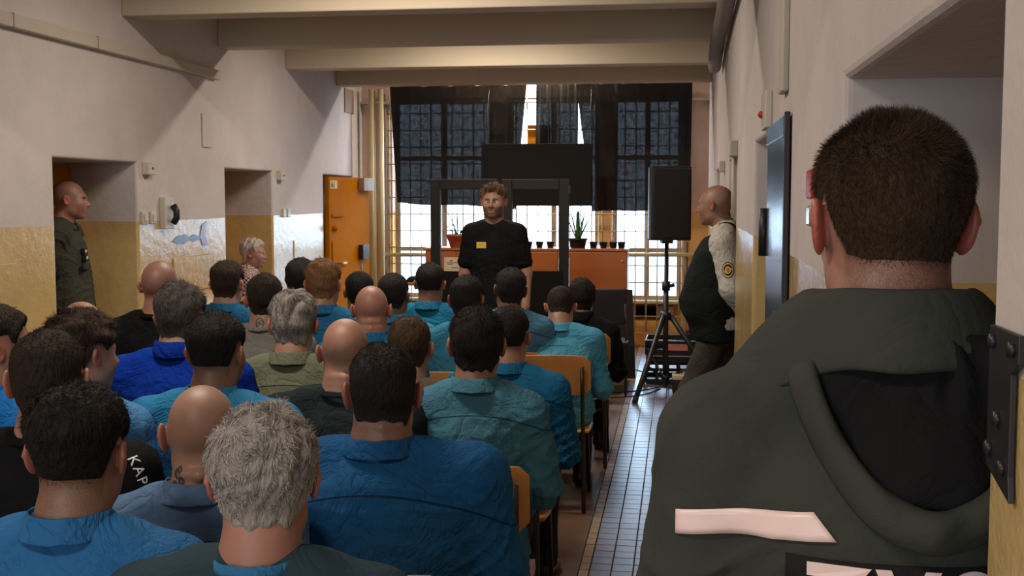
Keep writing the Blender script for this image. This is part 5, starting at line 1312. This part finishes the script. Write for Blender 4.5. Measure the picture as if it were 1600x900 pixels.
# flat fish-shaped blue mark with a lilac tail on the shiny panel
M['lilac'] = mat('lilac_mark', (.20, .14, .30), .3, .3, 14, .2); M['blue_mark'] = mat('blue_grey_mark', (.05, .08, .15), .3, .3, 14, .2)
def flatpoly(name, pts, m_, label, cat, x=XL+.003, parent=None):
    bm = bmesh.new(); f_ = bm.faces.new([bm.verts.new((x, y, z)) for y, z in pts]); r_ = bmesh.ops.extrude_face_region(bm, geom=[f_])
    for v in [g_ for g_ in r_['geom'] if isinstance(g_, bmesh.types.BMVert)]: v.co.x += .002
    o = from_bm(name, bm, m_, parent); return tag(o, label, cat) if label else o
fy = [(8.20, 1.395), (8.30, 1.43), (8.42, 1.44), (8.50, 1.41), (8.58, 1.435), (8.68, 1.42), (8.76, 1.41), (8.68, 1.395), (8.58, 1.375), (8.50, 1.395), (8.40, 1.365), (8.28, 1.37)]
fo = flatpoly('fish_mark', fy, M['blue_mark'], 'small blue fish shape on the shiny left wall above the hatch', 'wall painting')
flatpoly('fish_tail', [(8.70, 1.41), (8.74, 1.50), (8.84, 1.53), (8.80, 1.42), (8.86, 1.34), (8.75, 1.34)], M['lilac'], None, None, XL+.0035, fo)
# right wall
def onright(name, y0, y1, z0, z1, th, m_, label, cat, parent=None, bevel=.006, x=0):
    return mkbox(name, XR-x-th, XR-x, y0, y1, z0, z1, m_, parent, bevel, **({'label': label, 'cat': cat} if label else {}))
onright('vertical_trunking', 3.66, 3.80, 2.04, ZC, .022, M['white_metal'], 'pale vertical trunking coming down the right wall', 'cable duct')
tag(mktube('lagged_pipe', [(XR-.06, 5.0, 2.90), (XR-.07, 6.2, 2.87), (XR-.065, 7.4, 2.84), (XR-.075, 8.4, 2.79), (XR-.06, 9.5, 2.745)], .052, M['lagging'], n=12), 'grey lagged pipe running under the ceiling along the right wall', 'pipe')
s = onright('alarm_box', 4.28, 4.48, 1.965, 2.10, .028, M['white_plastic'], 'white alarm box above the second right niche', 'alarm box')
bm = bmesh.new(); bmesh.ops.create_uvsphere(bm, u_segments=8, v_segments=6, radius=.014, matrix=Matrix.Translation((XR-.03, 4.40, 2.02))); from_bm('red_light', bm, M['red_plastic'], s, True)
s = onright('junction_box', 6.75, 6.9, 1.95, 2.04, .045, M['white_metal'], 'pale junction box on the right wall above the leaning guard', 'junction box'); mktube('conduit', [(XR-.02, 6.82, 1.95), (XR-.02, 6.82, 1.60)], .012, M['white_metal'], s)
onright('junction_box', 8.6, 8.72, 1.9, 1.98, .04, M['white_metal'], 'small far junction box on the right wall', 'junction box')
s = onright('fire_call_point', 2.80, 2.92, 1.715, 1.785, .022, M['red_plastic'], 'red fire call point on the right wall behind the guard', 'fire call point'); 
onright('clear_holder', 2.83, 2.90, 1.65, 1.70, .022, M['silver'], 'clear bottle holder below the red call point', 'holder')
# blue-grey steel door folded back on the right wall
sd = empty('door_7', (XR-.005, 4.26, .01), 0, kind='structure')
mkbox('door_leaf', -.012, -.0, -.72, 0, 0, 1.955, M['steel_blue'], sd, .004); mkbox('door_edge', -.016, -.0, -.73, -.70, 0, 1.96, M['dark_metal'], sd, .003)
mkbox('top_rail', -.018, -.011, -.70, -.01, 1.89, 1.95, M['steel_blue'], sd, .003)
for z in (.80, 1.50): mktube('hinge', [(-.02, .02, z), (-.02, .02, z+.17)], .017, M['dark_metal'], sd, 10)
mkbox('bolt', -.03, -.011, -.66, -.58, 1.30, 1.36, M['dark_metal'], sd, .004)
# near hinge plate and door leaf at the right edge
hpz = empty('hinge_plate', (XR, 1.2, 1.5), label='black steel hinge plate on the wall corner at the right edge', cat='hinge')
bm = bmesh.new(); pts = [(.045, .112), (-.03, .105), (-.045, .03), (-.045, -.025), (-.03, -.04), (.045, -.035), (.045, .0)]
pts = [(.052, .09), (-.052, .09), (-.052, .062), (-.03, .05), (-.03, -.05), (-.035, -.075), (.052, -.055)]
f_ = bm.faces.new([bm.verts.new((-.002, y, z)) for y, z in pts]); r_ = bmesh.ops.extrude_face_region(bm, geom=[f_])
for v in [g_ for g_ in r_['geom'] if isinstance(g_, bmesh.types.BMVert)]: v.co.x -= .006
pl = from_bm('plate', bm, M['dark_metal'], hpz, bevel=.001)
for y, z in ((.035, .075), (-.035, .075), (.038, -.035), (-.012, -.045), (.01, .0)): mktube('rivet', [(-.006, y, z), (-.013, y, z)], .0075, M['dark_metal'], pl, 10)
# rolled newspaper in the hunched man's hand
q = W(945, 583, 7.1); tag(mktube('rolled_paper', [q+Vector((-.01, 0, .065)), q+Vector((.005, .02, -.075))], .024, M['paper'], n=12), 'rolled cream paper beside the hunched man', 'rolled paper')
# bench with stuff left of the cabinets
q = yplane(652, 445, 12.0)
tb = empty('low_table', (q.x-.02, 12.1, 0), label='low brown table left of the stage frame', cat='table')
mkbox('tabletop', -.30, .30, -.22, .22, .80, .83, M['cabinet'], tb)
for x in (-.27, .27):
    for y in (-.19, .19): mkbox('leg', x-.02, x+.02, y-.02, y+.02, 0, .80, M['cabinet'], tb)
bm = bmesh.new(); lathe(bm, [(.07, 0), (.08, .02), (.05, .05), (.02, .06)], 12); o = from_bm('wool_hat', bm, M['black_cloth'], None, True); o.location = (q.x-.05, 12.05, .83); tag(o, 'black wool hat lying on the low table', 'cap')
print('scene built in %.1fs, tris %d' % (time.time()-T0, sum(len(m_.polygons) for m_ in bpy.data.meshes)))
